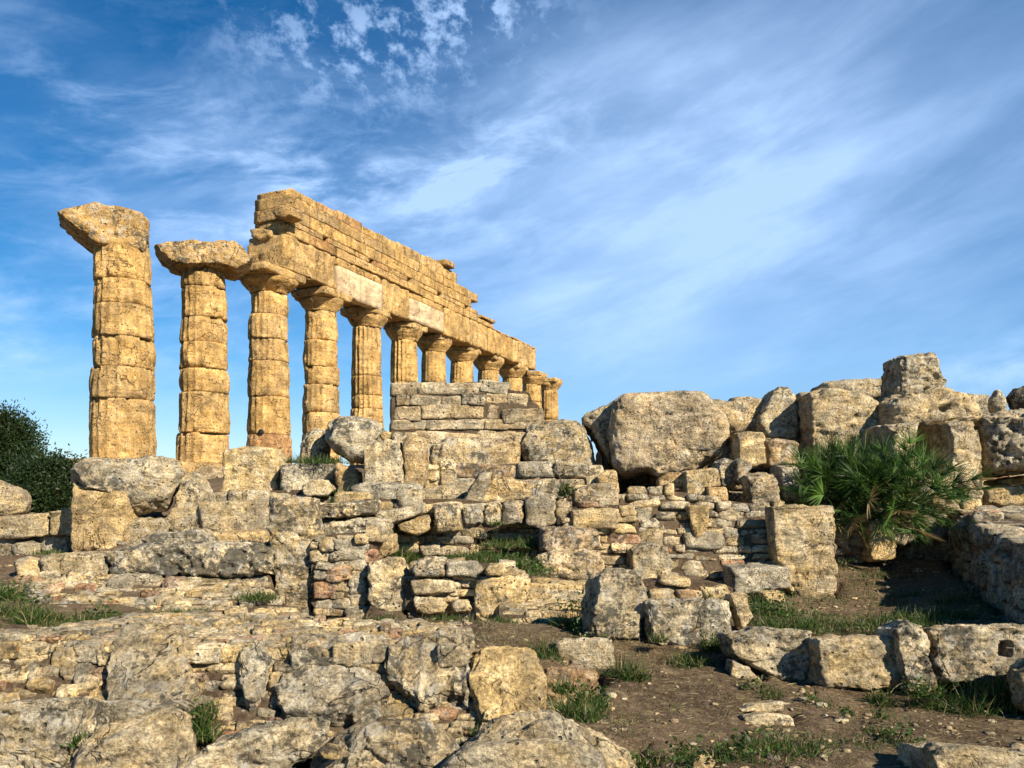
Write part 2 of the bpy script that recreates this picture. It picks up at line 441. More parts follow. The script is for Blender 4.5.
# ------------------------------------------------------------------ materials
M = {}
def stone_mat(name, grey, warm, red, fine, streak=0.0, bump=1.0, contrast=1.0):
    m = bpy.data.materials.new(name); m.use_nodes = True; k = NT(m.node_tree); M[name] = m
    pos = k.n('ShaderNodeNewGeometry').outputs['Position']
    rnd = k.n('ShaderNodeObjectInfo').outputs['Random']
    offs = k.n('ShaderNodeCombineXYZ', {0: k.m('MULTIPLY', rnd, 37.0), 1: k.m('MULTIPLY', rnd, 11.0), 2: k.m('MULTIPLY', rnd, 5.0)}).outputs[0]
    v = k.n('ShaderNodeVectorMath', {0: pos, 1: offs}, operation='ADD').outputs[0]
    att = k.n('ShaderNodeAttribute', attribute_name='tone'); sep = k.n('ShaderNodeSeparateColor', {0: att.outputs['Color']})
    R, G, B, A = sep.outputs[0], sep.outputs[1], sep.outputs[2], att.outputs['Alpha']
    vs = k.n('ShaderNodeVectorMath', {0: v, 1: (1, 1, 1 - .75 * streak)}, operation='MULTIPLY').outputs[0]
    n1 = k.noise(v, 1.3 * fine, 5, .6); n2 = k.noise(vs, 5 * fine, 8, .68, .3); n3 = k.noise(vs, 34 * fine, 6, .8); n4 = k.noise(v, 2.6 * fine, 7, .62, 1.0)
    rnd2 = k.n('ShaderNodeTexWhiteNoise', {'W': k.m('MULTIPLY', rnd, 91.0)}, noise_dimensions='1D').outputs['Value']
    bed = k.noise(k.n('ShaderNodeVectorMath', {0: v, 1: (.8, .8, 4.5)}, operation='MULTIPLY').outputs[0], 2.6 * fine, 5, .6, .4)
    run = k.noise(k.n('ShaderNodeVectorMath', {0: v, 1: (5.0, 5.0, .55)}, operation='MULTIPLY').outputs[0], 1.6 * fine, 5, .6, .2)
    cn = k.noise(v, 1.5 * fine, 4, .55, .6); ck = k.m('ABSOLUTE', k.m('SUBTRACT', cn, .5))
    crack = k.m('MULTIPLY', k.step(ck, .002, .009, 1, 0), k.step(k.noise(v, 1.1 * fine, 2), .46, .56))
    wf = k.m('ADD', k.m('ADD', G, k.m('MULTIPLY', k.m('SUBTRACT', rnd2, .5), .35)), k.m('MULTIPLY', k.m('SUBTRACT', n4, .5), 2.6), clamp=True)
    c = k.mix(wf, grey, warm)
    c = k.mix(k.m('MULTIPLY', A, .8), c, red)
    c = k.mix(k.step(n2, .50, .78, 0, .55), c, tuple(min(1, x * 1.8) for x in grey))           # pale lichen and fresh stone
    br = k.m('ADD', k.m('MULTIPLY', R, 1.0), .57)
    br = k.m('MULTIPLY', br, k.step(n1, .28, .72, .68, 1.22))
    br = k.m('MULTIPLY', br, k.step(n3, .34, .66, 1 - .58 * contrast, 1 + .45 * contrast))
    br = k.m('MULTIPLY', br, k.step(n2, .34, .60, 1 - .42 * contrast, 1.15))
    br = k.m('MULTIPLY', br, k.m('ADD', 1.0, k.m('MULTIPLY', k.m('SUBTRACT', k.step(bed, .34, .66), .55), k.m('MULTIPLY', rnd2, .55 - .3 * (streak > 0)))))
    br = k.m('MULTIPLY', br, k.m('SUBTRACT', 1.0, k.m('MULTIPLY', k.step(run, .52, .70), k.m('MULTIPLY', k.m('SUBTRACT', 1.0, rnd2), .5))))
    br = k.m('MULTIPLY', br, k.m('SUBTRACT', 1.0, k.m('MULTIPLY', crack, .6)))
    c = k.mix(1.0, c, k.n('ShaderNodeCombineColor', {0: br, 1: br, 2: br}).outputs[0], 'MULTIPLY')
    wl = k.m('MULTIPLY', k.step(k.noise(v, 9 * fine, 6, .7, .4), .50, .60), k.m('MULTIPLY', B, .75, clamp=True))
    c = k.mix(wl, c, (.64, .61, .52))
    # dark lichen crust: on rocks that carry it
    lm = k.noise(v, 3.0 * fine, 3, .5); ln = k.noise(v, 15 * fine, 7, .72, .3)
    th = k.m('ADD', k.m('MULTIPLY', B, .235), k.m('MULTIPLY', k.m('SUBTRACT', lm, .5), .75))
    lf = k.step(k.m('ADD', ln, th), .66, .76, 0, .82)
    c = k.mix(lf, c, (.075, .070, .055))
    # black pin holes
    pv = k.n('ShaderNodeTexVoronoi', {'Vector': v, 'Scale': 13 * fine, 'Randomness': 1.0}, feature='F1').outputs['Distance']
    pm = k.m('MULTIPLY', k.step(pv, .10, .26, 1, 0), k.step(k.noise(v, 4 * fine, 2), .48, .62))
    c = k.mix(k.m('MULTIPLY', pm, .75), c, (.05, .04, .03))
    # orange lichen
    ol = k.m('MULTIPLY', k.step(k.noise(v, 7 * fine, 4, .6), .66, .74), .6)
    c = k.mix(ol, c, (.48, .24, .07))
    hgt = k.m('ADD', k.m('ADD', k.m('MULTIPLY', n2, .65), k.m('MULTIPLY', n3, .38)), k.m('SUBTRACT', k.m('ADD', k.m('MULTIPLY', ln, .25), k.m('MULTIPLY', bed, .5)), k.m('ADD', k.m('MULTIPLY', pm, .5), k.m('MULTIPLY', crack, .45))))
    bp = k.n('ShaderNodeBump', {'Height': hgt, 'Strength': 1.0, 'Distance': .10 * bump / fine})
    b = k.n('ShaderNodeBsdfPrincipled', {'Base Color': c, 'Roughness': .93, 'Specular IOR Level': .15, 'Normal': bp.outputs[0]})
    k.t.links.new(b.outputs[0], k.n('ShaderNodeOutputMaterial').inputs[0])


stone_mat('stone', (.43, .368, .255), (.57, .40, .175), (.36, .15, .075), 1.0, contrast=1.0)
stone_mat('stone_far', (.46, .395, .27), (.47, .34, .18), (.36, .18, .09), .6, contrast=.9)
stone_mat('temple', (.455, .31, .145), (.52, .315, .105), (.38, .15, .07), .55, streak=.3, bump=.9, contrast=.72)
stone_mat('concrete', (.44, .32, .195), (.46, .32, .17), (.4, .2, .1), .6, bump=.25, contrast=.3)


def simple(name, fn, rough=.95):
    m = bpy.data.materials.new(name); m.use_nodes = True; k = NT(m.node_tree); M[name] = m
    c, nrm = fn(k)
    ins = {'Base Color': c, 'Roughness': rough, 'Specular IOR Level': .15}
    if nrm is not None: ins['Normal'] = nrm
    b = k.n('ShaderNodeBsdfPrincipled', ins); k.t.links.new(b.outputs[0], k.n('ShaderNodeOutputMaterial').inputs[0])


def earth_fn(k):
    pos = k.n('ShaderNodeNewGeometry').outputs['Position']
    a = k.noise(pos, 3, 8, .65); b = k.noise(pos, 22, 6, .75)
    c = k.mix(k.step(a, .35, .65), (.07, .045, .028), (.14, .10, .06)); c = k.mix(k.step(b, .45, .75, 0, .7), c, (.26, .20, .13))
    return c, k.n('ShaderNodeBump', {'Height': b, 'Strength': .9, 'Distance': .05}).outputs[0]
simple('earth', earth_fn)


def ground_fn(k):
    pos = k.n('ShaderNodeNewGeometry').outputs['Position']
    a = k.noise(pos, .9, 6, .6); b = k.noise(pos, 7, 8, .7, .5); f = k.noise(pos, 45, 6, .8)
    st = k.noise(k.n('ShaderNodeVectorMath', {0: pos, 1: (1.0, .35, 1.0)}, operation='MULTIPLY').outputs[0], 60, 5, .8, 1.5)
    c = k.mix(k.step(a, .35, .65), (.08, .052, .03), (.15, .10, .06))
    c = k.mix(k.step(b, .48, .66, 0, .8), c, (.30, .22, .13))
    c = k.mix(k.step(st, .53, .63, 0, .8), c, (.40, .30, .18))
    c = k.mix(k.step(f, .30, .48, .75, 0), c, (.035, .024, .016))
    h = k.m('ADD', k.m('MULTIPLY', b, .5), k.m('MULTIPLY', k.m('ADD', f, st), .3))
    return c, k.n('ShaderNodeBump', {'Height': h, 'Strength': 1.0, 'Distance': .06}).outputs[0]
simple('ground', ground_fn)


def leaf_mat(name, dark, light, dry, trans=.25):
    m = bpy.data.materials.new(name); m.use_nodes = True; k = NT(m.node_tree); M[name] = m
    att = k.n('ShaderNodeAttribute', attribute_name='tone'); sep = k.n('ShaderNodeSeparateColor', {0: att.outputs['Color']})
    c = k.mix(sep.outputs[0], dark, light); c = k.mix(sep.outputs[1], c, dry)
    b = k.n('ShaderNodeBsdfPrincipled', {'Base Color': c, 'Roughness': .5, 'Specular IOR Level': .3})
    t = k.n('ShaderNodeBsdfTranslucent', {'Color': c}); mx = k.n('ShaderNodeMixShader', {0: trans, 1: b.outputs[0], 2: t.outputs[0]})
    k.t.links.new(mx.outputs[0], k.n('ShaderNodeOutputMaterial').inputs[0])
leaf_mat('grass', (.018, .045, .008), (.065, .115, .018), (.30, .23, .11))
leaf_mat('palm', (.014, .045, .010), (.10, .19, .03), (.24, .17, .07))
leaf_mat('leaf', (.008, .018, .006), (.036, .066, .016), (.06, .05, .02))
simple('bark', lambda k: (k.mix(k.noise(k.n('ShaderNodeNewGeometry').outputs['Position'], 9, 6, .7), (.05, .035, .025), (.16, .11, .07)), None))
simple('dark_metal', lambda k: ((.02, .02, .02, 1), None), .5)

# ------------------------------------------------------------------ ground
GP = [  # (px, py, Y) on the ground
    (700, 745, 5.8), (900, 745, 5.9), (640, 690, 7.1), (900, 700, 7.15), (1015, 700, 7.1), (760, 690, 7.1), (600, 720, 6.3), (560, 720, 6.2),
    (700, 660, 8.0), (640, 655, 8.2), (850, 622, 9.6), (950, 622, 9.4), (780, 608, 11.2), (850, 600, 11.8), (850, 566, 13.6), (930, 556, 14.2), (900, 580, 12.8), (960, 590, 11.8),
    (1010, 622, 9.4), (560, 650, 8.1), (560, 622, 9.2), (520, 640, 8.3), (590, 605, 10.4), (690, 600, 10.6), (720, 630, 8.7), (640, 600, 10.8),
    (100, 630, 8.5), (20, 628, 8.3), (15, 600, 9.2), (200, 622, 8.9), (320, 624, 9.2), (400, 624, 9.2), (470, 626, 9.0), (300, 632, 8.6),
    (20, 575, 10.9), (50, 556, 12.0), (500, 562, 11.7), (460, 556, 12.2), (520, 548, 12.6), (530, 572, 11.2), (400, 556, 11.9),
    (870, 533, 14.6), (920, 530, 15.0),
]
WP = [  # world points
    (-2, 4.6, -.05), (-5, 4.6, 0), (2, 3.5, -.05), (6, 4.5, 0), (-3, 5.6, .0), (-1, 5.6, .0), (-5, 5.8, .05), (0, 0, 0), (-8, 0, 0), (8, 0, 0), (0, -12, 0), (-15, -10, 0), (15, -10, 0),
    (-4, 7.0, .42), (-2, 7.0, .42), (-6, 7.0, .42), (-0.6, 6.4, .1),
    (-8, 14.5, 1.35), (-6, 14.5, 1.5), (-4, 14.5, 1.5), (-2, 14.6, 1.6), (0, 14.6, 1.6), (2, 14.5, 1.5), (4, 14.6, 1.5), (6, 15.2, 1.35), (8, 15.5, 1.4),
    (-9, 17, 1.6), (-5, 17, 2.0), (0, 17, 2.1), (4, 17.5, 1.9), (8, 18, 2.0), (12, 17, 1.7), (11, 13, 1.0), (9.5, 10, .7), (8, 8, .4), (12, 6, .3),
    (-12, 22, 2.1), (-4, 22, 2.6), (4, 22, 2.6), (12, 22, 2.4), (-14, 12, 1.0), (-12, 8, .5), (-14, 30, 2.2), (0, 30, 2.7), (10, 32, 2.7), (0, 50, 2.4), (-18, 45, 1.8), (20, 45, 2.4), (20, 15, 1.6), (-20, 20, 1.5),
    (-2, 11.8, .9), (-4, 11.6, .95), (-5.5, 11.8, 1.0), (1, 12.6, .9), (3, 13.6, 1.4), (1.6, 13.6, 1.3), (-1.5, 13.4, 1.2), (-3.5, 13.2, 1.2), (-6, 13, 1.2),
]
XY = np.array([at(*g) for g in GP] + [list(q) for q in WP])
def _phi(A, B):
    return np.sqrt(((A[:, None, :] - B[None]) ** 2).sum(2) + .09)
_n = len(XY); _K = _phi(XY[:, :2], XY[:, :2]); _A = np.zeros((_n + 1, _n + 1)); _A[:_n, :_n] = _K + np.eye(_n) * -.02; _A[:_n, _n] = 1; _A[_n, :_n] = 1
_w = np.linalg.solve(_A, np.append(XY[:, 2], 0))
def ground_z(x, y, rough=True):
    x = np.atleast_1d(np.asarray(x, float)); y = np.atleast_1d(np.asarray(y, float))
    P = np.stack([x, y], 1); z = np.zeros(len(P))
    for i in range(0, len(P), 20000): z[i:i + 20000] = _phi(P[i:i + 20000], XY[:, :2]) @ _w[:_n] + _w[_n]
    far = sstep(np.hypot(x, y - 18), 30, 70); z = z * (1 - far) + 1.2 * far - 25 * sstep(np.hypot(x, y), 90, 700)
    if rough:
        q = np.stack([x, y, 0 * x], 1); z = z + (.035 * fbm(q * 1.7, 3) + .012 * fbm(q * 9, 3)) * (1 - far)
    return z
# ------------------------------------------------------------------ temple
C2 = np.array([-12.107, 31.417]); ST_ = np.array([1.5093, 3.5136]); LC = np.linalg.norm(ST_); DL = ST_ / LC; NR = np.array([DL[1], -DL[0]]); ZB = 2.98
COLN = {1: 'first', 2: 'second', 3: 'third', 4: 'fourth', 5: 'fifth', 6: 'sixth', 7: 'seventh', 8: 'eighth', 9: 'ninth', 10: 'tenth', 11: 'eleventh', 12: 'last'}
CPX = {1: 123, 2: 204, 3: 269, 4: 321, 5: 367, 6: 404.5, 7: 434, 8: 462, 9: 488.5, 10: 512, 11: 532, 12: 549}
RB = {1: 1.10, 2: 1.00, 3: .96, 4: .94, 5: .92}
CLAB = {
    1: 'broken freestanding column at the far left, its capital reaching out to the left only',
    2: 'freestanding column with a wide flat capital, second from the left',
    3: 'column under the broken left end of the architrave, with a reddish patch low down',
    4: 'column behind the round grey boulder, fourth from the left',
    5: 'fluted column under the first pale restored panel, fifth from the left',
    6: 'fluted column beside the left end of the small block wall, sixth from the left',
    7: 'column just left of the second pale panel, seventh from the left',
    8: 'column just right of the second pale panel, eighth from the left',
    9: 'short visible column top above the block wall, ninth from the left',
    10: 'column top above the block wall, third from the right end',
    11: 'column top next to last at the right end of the colonnade',
    12: 'last column on the right, its capital free of the architrave',
}
def revolve(zr, nth, seed, cx, cy, flute=0.0, ero=.03, nzs=8, off=(0, 0), squash=1.0, tone=(.6, .8, .05, 0), chunk=.0):
    """zr: list of (z, r) profile; erosion noise; closed top and bottom"""
    z = np.concatenate([np.linspace(zr[i][0], zr[i + 1][0], nzs, endpoint=False) for i in range(len(zr) - 1)] + [[zr[-1][0]]])
    rr = np.interp(z, [q[0] for q in zr], [q[1] for q in zr])
    th = np.linspace(0, 2 * math.pi, nth, endpoint=False)
    Z, TH = np.meshgrid(z, th, indexing='ij'); R = np.repeat(rr[:, None], nth, 1)
    W = np.stack([np.cos(TH) * R * 1.0 + seed * 3.1, np.sin(TH) * R + seed * 1.7, Z], 2).reshape(-1, 3)
    er = (fbm(W * 1.1, 4) * .9 + .35 * fbm(W * np.array([3, 3, 2]), 4)).reshape(R.shape)
    fl = flute * np.abs(np.sin(TH * 10)) ** .7 * (1 - .6 * sstep(er, 0, .5))
    endk = np.minimum(Z - z[0], z[-1] - Z) ; ed = np.exp(-endk / .022)
    chip = sstep(fbm(W * 1.3 + 9, 3).reshape(R.shape), .12, .5) * np.exp(-endk / .11)
    R = R + ero * er - fl - .016 * ed - chunk * chip
    X = cx + off[0] + R * np.cos(TH); Y = cy + off[1] + R * np.sin(TH)
    V = np.stack([X, Y, Z], 2).reshape(-1, 3); nz = len(z)
    i, j = np.meshgrid(np.arange(nz - 1), np.arange(nth), indexing='ij'); jn = (j + 1) % nth
    Q = np.stack([i * nth + j, i * nth + jn, (i + 1) * nth + jn, (i + 1) * nth + j], 2).reshape(-1, 4)
    # caps: two shrunken rings
    def capring(base, up):
        ring = V[base:base + nth]; c = ring.mean(0); v = [ring * s + c * (1 - s) for s in (.6, .02)]
        return np.concatenate(v)
    for base, up in ((0, False), ((nz - 1) * nth, True)):
        st = len(V); V = np.concatenate([V, capring(base, up)]); a = np.arange(nth); b = (a + 1) % nth
        r0 = np.concatenate([base + a]); r0n = base + b
        q = np.concatenate([np.stack([r0, r0n, st + b, st + a], 1), np.stack([st + a, st + b, st + nth + b, st + nth + a], 1)])
        Q = np.concatenate([Q, q if up else q[:, ::-1]])
    return V, Q, np.tile(tone, (len(V), 1))

for n_ in range(1, 13):
    b = C2 + (n_ - 2) * ST_
    d = at(CPX[n_], 400 if n_ < 6 else 385, b[1]); cx, cy = d[0], b[1]
    shift = cx - b[0]
    root = empty('temple_column', (cx, cy, ZB), CLAB[n_], 'column', 'columns of the ruined temple')
    r0 = RB.get(n_, .92); r1 = r0 * .80; zt = ZB + 7.55
    rr_ = np.random.default_rng(40 + n_)
    cuts = {1: [0, 2.07, 3.15, 4.2, 5.31, 6.15, 7.55], 2: [0, 1.19, 2.76, 3.67, 4.69, 5.67, 6.85, 7.55], 3: [0, 1.4, 3.04, 4.57, 5.53, 6.58, 7.55], 5: [0, 1.3, 2.6, 3.3, 4.0, 5.0, 7.55], 6: [0, 1.3, 3.0, 4.4, 5.2, 7.55]}.get(n_)
    if cuts is None:
        cuts = [0]
        while cuts[-1] < 6.2: cuts.append(cuts[-1] + rr_.uniform(.75, 1.35))
        cuts[-1] = 7.55
    fl = {1: .055, 2: .05, 3: .045, 4: .03, 5: .085, 6: .08}.get(n_, .06)
    for i in range(len(cuts) - 1):
        za, zb = cuts[i], cuts[i + 1]; ra = r0 + (r1 - r0) * za / 7.55; rb = r0 + (r1 - r0) * zb / 7.55
        ra *= 1 + rr_.normal(0, .014); off = rr_.normal(0, .03 if n_ < 5 else .012, 2)
        V_, Q_, T_ = revolve([(ZB + za + .004, ra), (ZB + zb - .004, rb)], 120 if n_ < 7 else 60, n_ * 9 + i, cx, cy, fl, (.05 if n_ < 5 else .03), max(8, int((zb - za) / .07)) if n_ < 7 else 8,
                             off, tone=(.60 + rr_.normal(0, .06), .8 + rr_.normal(0, .15), .08, .55 if (n_ == 3 and i == 0) else 0), chunk=.16 if n_ < 5 else .08)
        mesh('drum', V_, Q_, M['temple'], np.clip(T_, 0, 1), root)
    # capital
    if n_ == 1:
        rock('capital', None, None, [(58, 213), (72, 207), (96, 203), (118, 207), (142, 213), (149, 221), (149, 240), (143, 252), (128, 248), (97, 245), (84, 235), (70, 224)], cy - .95, 1.9, 'temple', parent=root, mat=M['temple'], res=1.6, amp=.8, nofacet=True, tone=(.5, .6, .35, 0))
    elif n_ == 2:
        V_, Q_, T_ = revolve([(zt, r1 * .98), (zt + .25, r1 * 1.08), (zt + .62, r1 * 1.42)], 90, 77, cx, cy, 0, .05, 8, chunk=.1); mesh('echinus', V_, Q_, M['temple'], T_, root)
        rock('abacus', None, None, [(154, 244), (176, 242), (201, 240), (234, 242), (253, 256), (248, 263), (236, 270), (222, 266), (186, 266), (172, 262), (160, 254)], cy - 1.1, 2.2, 'temple', parent=root, mat=M['temple'], res=1.6, amp=.8, nofacet=True, tone=(.5, .6, .4, 0))
    else:
        V_, Q_, T_ = revolve([(zt, r1 * .98), (zt + .10, r1 * 1.04), (zt + .40, r1 * (1.36 if n_ > 3 else 1.5)), (zt + .58, r1 * (1.48 if n_ > 3 else 1.62))], 90, 80 + n_, cx, cy, 0, .05 if n_ < 6 else .03, 8, chunk=.2 if n_ < 5 else .08)
        mesh('echinus', V_, Q_, M['temple'], T_, root)
        hw = {3: 1.15, 4: 1.12, 5: 1.05}.get(n_, .98)
        G_, Qg = boxgrid(16, 16, 6); Lp = ((np.abs(G_) ** 30).sum(1, keepdims=True)) ** (1 / 14); G_ = G_ / Lp
        if n_ == 3:
            G_[:, 0] = np.where(G_[:, 0] < 0, G_[:, 0] * 1.35, G_[:, 0])
        X_ = G_[:, :1] * hw * np.array([DL[0], DL[1], 0]) + G_[:, 1:2] * hw * np.array([NR[0], NR[1], 0]) + G_[:, 2:] * np.array([0, 0, .19])
        P_ = X_ + np.array([cx, cy, zt + .58 + .19]); dn = X_ / np.linalg.norm(X_, axis=1)[:, None]
        cr = np.abs(G_[:, :2]).min(1); P_ = P_ + dn * (.06 * fbm(P_ * 1.3, 4) - .35 * sstep(cr, .5, 1.0) * sstep(pn(P_ * .9 + n_), -.2, .5) * (1.3 if n_ < 5 else .7))[:, None]
        mesh('abacus', P_, Qg if np.linalg.det(np.array([[DL[0], DL[1], 0], [NR[0], NR[1], 0], [0, 0, 1]])) > 0 else Qg[:, ::-1], M['temple'], (.55, .7, .25, 0), root)
    if n_ == 3:   # dark fixing disc on the reddish patch
        p_ = at(261, 432, cy - 1.0); import bmesh
        bm = bmesh.new(); bmesh.ops.create_uvsphere(bm, u_segments=16, v_segments=8, radius=.13)
        for v_ in bm.verts: v_.co.y *= .4
        me = bpy.data.meshes.new('iron_boss'); bm.to_mesh(me); bm.free(); me.materials.append(M['dark_metal'])
        bo = bpy.data.objects.new('iron_boss', me); COL.objects.link(bo); bo.parent = root; bo.location = Vector(p_) - root.location

# stylobate with three steps
o = empty('temple_platform', (C2[0], C2[1], ZB - 1.1), 'stepped stone platform carrying the row of temple columns, mostly hidden by rubble', 'platform')
mid = C2 + 4.5 * ST_
for i in range(3):
    V_, Q_ = boxgrid(60, 12, 3); hl = 5.5 * LC + 1.8 + .35 * i; hwid = 1.5 + .35 * i
    X_ = V_[:, :1] * hl * np.array([DL[0], DL[1], 0]) + (V_[:, 1:2] * hwid - .2) * np.array([NR[0], NR[1], 0]) + V_[:, 2:] * np.array([0, 0, .19])
    P_ = X_ + np.array([mid[0], mid[1], ZB - .2 - .38 * i]); P_ = P_ + (.04 * fbm(P_ * 1.2, 3))[:, None] * np.array([.5, .5, -.5])
    mesh('step', P_, Q_[:, ::-1], M['temple'], (.5, .6, .2, 0), o)

# entablature: plane coordinates (s in bays from column 2, z above the column foot)
PO = C2 + NR * .98
def tp(s, z, c=0.0):
    q = PO + DL * (s - 2) * LC - NR * c; return np.array([q[0], q[1], ZB + z])
TPL = Plane(tp(2, 0), (NR[0], NR[1], 0))
def blockmesh(s0, s1, z0, z1, depth, seed, c0=0.0, n=(14, 8, 6), p=18, ero=.035, tone=(.6, .8, .05, 0), ztop=None):
    G_, Q_ = boxgrid(n[0], n[2], n[1]); Lp = ((np.abs(G_) ** p).sum(1, keepdims=True)) ** (1 / p); X = G_ / Lp
    s = s0 + (X[:, 0] + 1) / 2 * (s1 - s0); z = z0 + (X[:, 2] + 1) / 2 * (z1 - z0)
    if ztop is not None: z = z0 + (X[:, 2] + 1) / 2 * (ztop(s) - z0)
    c = c0 + (X[:, 1] + 1) / 2 * depth
    q = PO[None] + DL[None] * ((s - 2) * LC)[:, None] - NR[None] * c[:, None]
    P = np.stack([q[:, 0], q[:, 1], ZB + z], 1)
    L3 = np.array([DL[0], DL[1], 0]); N3 = np.array([-NR[0], -NR[1], 0])
    dn = G_[:, :1] * L3 + G_[:, 1:2] * N3 + G_[:, 2:] * np.array([0, 0, 1.]); dn /= np.linalg.norm(dn, axis=1)[:, None]
    e = np.sort(np.abs(G_), 1)[:, 1]; W = P + seed * 2.7; 
    P = P + dn * (ero * fbm(W * 1.4, 4) - ero * 2.2 * sstep(e, .85, 1) * sstep(fbm(W * 1.8 + 5, 2), .15, .6))[:, None]
    T = np.tile(np.array(tone, float), (len(P), 1))
    return P, Q_ if np.linalg.det([L3, N3, [0, 0, 1.]]) > 0 else Q_[:, ::-1], T
def joinm(L):
    V = []; Q = []; T = []; b_ = 0
    for P, q, t in L: V.append(P); Q.append(q + b_); T.append(t); b_ += len(P)
    return np.concatenate(V), np.concatenate(Q), np.concatenate(T)

ent = empty('entablature', tp(6.5, 8.6, 1.0), 'long broken stone architrave and block courses resting on the temple columns', 'entablature')
r = np.random.default_rng(5)
DEP = 1.95
edges = [2.93, 3.94, 4.99, 5.70, 6.75, 7.4, 8.4, 9.5, 10.68]
for i in range(len(edges) - 1):
    a, b = edges[i], edges[i + 1]
    tn = (.58 + r.normal(0, .05), .8 + r.normal(0, .1), .05, 0)
    if i in (1, 3):
        mesh('restored_panel', *[x for x in blockmesh(a + .01, b - .01, 8.36 if i == 1 else 8.48, 9.70, .5, i, -.03, (20, 6, 4), 60, .004, (.74, .25, .0, 0))][:2], M['concrete'], (.66, .3, 0, 0), ent)
        P, Q, T = blockmesh(a + .01, b - .01, 8.52, 10.06, DEP - .6, 50 + i, .55, (20, 14, 8), 30, .03, tn)
        mesh('architrave_block', P, Q, M['temple'], T, ent)
        P, Q, T = blockmesh(a + .01, b - .01, 9.72, 10.08, .5, 60 + i, .02, (20, 4, 4), 20, .03, tn)
        mesh('architrave_block', P, Q, M['temple'], T, ent)
    else:
        P, Q, T = blockmesh(a + .006, b - .006, 8.42 if i else 8.55, 10.08, DEP, 50 + i, 0, (44 if i < 4 else 26, 34, 22) if i < 5 else (26, 14, 8), 26, .05 if i else .10, tn)
        mesh('architrave_block', P, Q, M['temple'], T, ent)
P, Q, T = blockmesh(4.3, 6.1, 10.09, 10.22, .5, 71, -.09, (50, 5, 3), 12, .03); mesh('taenia', P, Q, M['temple'], T, ent)
def topz(s):
    return np.interp(s, [2.9, 3.2, 3.9, 4.9, 5.7, 6.5, 6.9, 7.3, 7.34, 7.9, 8.0, 8.55, 8.7, 10.8], [11.75, 12.1, 12.3, 12.34, 12.42, 12.6, 12.6, 12.5, 12.1, 11.9, 10.4, 10.35, 10.1, 10.0])
zz = [10.09, 10.54, 10.80, 11.35, 11.88, 13.2]
hol = [3.71, 4.72, 5.70, 6.62, 7.54]
for ci in range(5):
    z0, z1 = zz[ci], zz[ci + 1]; L = []; a = (3.0, 3.02, 3.0, 3.06, 3.1)[ci] + r.uniform(-.02, .03)
    while a < 8.55:
        b = a + r.uniform(.30, .55) * (1.0 if ci != 1 else .9); b = min(b, 8.6)
        mid_ = (a + b) / 2; t0 = float(topz(mid_)) + (r.normal(0, .07) if ci > 2 else 0)
        hi_ = min(z1, t0)
        if hi_ - z0 > .10:
            segs = [(a, b)]
            if ci == 1:
                for h_ in hol:
                    if a - .02 < h_ < b + .02: segs = [(a, h_ - .055), (h_ + .055, b)]
            for (sa, sb) in segs:
                if sb - sa > .05:
                    tn = (.56 + r.normal(0, .07), .78 + r.normal(0, .18), .05 + max(0, r.normal(0, .12)), (r.random() < .06) * .4)
                    L.append(blockmesh(sa + .0015, sb - .0015, z0 + .003, hi_ - .002, DEP - r.uniform(0, .04), int(r.integers(999)), r.uniform(-.012, .02) + (.05 if ci > 3 else 0), (8, 10, 5), 50, .018, np.clip(tn, 0, 1)))
        a = b
    if L:
        V_, Q_, T_ = joinm(L); mesh('block_course', V_, Q_, M['temple'], T_, ent)
# backing behind the beam holes
P, Q, T = blockmesh(3.1, 7.8, 10.56, 10.79, .9, 5, .7, (20, 4, 3), 30, .01); mesh('block_course', P, Q, M['temple'], T, ent)
# low broken course and loose cornice stones on the right half
L = []; a = 8.6
while a < 10.7:
    b = a + r.uniform(.35, .6); L.append(blockmesh(a, min(b, 10.72) - .01, 10.09, 10.09 + r.uniform(.05, .25), DEP - .3, int(r.integers(999)), r.uniform(0, .2), (8, 8, 4), 10, .05)); a = b
V_, Q_, T_ = joinm(L); mesh('block_course', V_, Q_, M['temple'], T_, ent)
for (sa, sb, z0, z1, c0, dp) in ((6.72, 7.02, 12.55, 12.88, -.22, 1.3), (8.05, 8.62, 10.46, 10.66, -.15, 1.3)):
    P, Q, T = blockmesh(sa, sb, z0, z1, dp, int(sa * 10), c0, (12, 10, 5), 8, .05, (.5, .7, .4, 0)); mesh('cornice_stone', P, Q, M['temple'], T, ent)
# stones that jut from the broken left end
for poly, off in (([(247, 229), (262, 227), (270, 229), (270, 237), (258, 241), (250, 238)], -.15), ([(271, 207), (281, 204), (291, 206), (291, 215), (284, 218), (272, 216)], -.30)):
    rock('projecting_stone', None, None, poly, 0, .9, 'temple', pl=Plane(tp(2.93, 10.5, .9) + np.array([0, off, 0]), (-DL[0], -DL[1], 0)), parent=ent, mat=M['temple'], res=1.5, p=6, tone=(.5, .6, .35, 0))

# ------------------------------------------------------------------ rubble walls
def wall(label, pl, poly, cw, ch, depth, seed, cat='wall', **kw):
    return masonry('rubble_wall', pl, poly, cw, ch, depth, seed, label=label, cat=cat, group='drystone walls of the ruin', **kw)

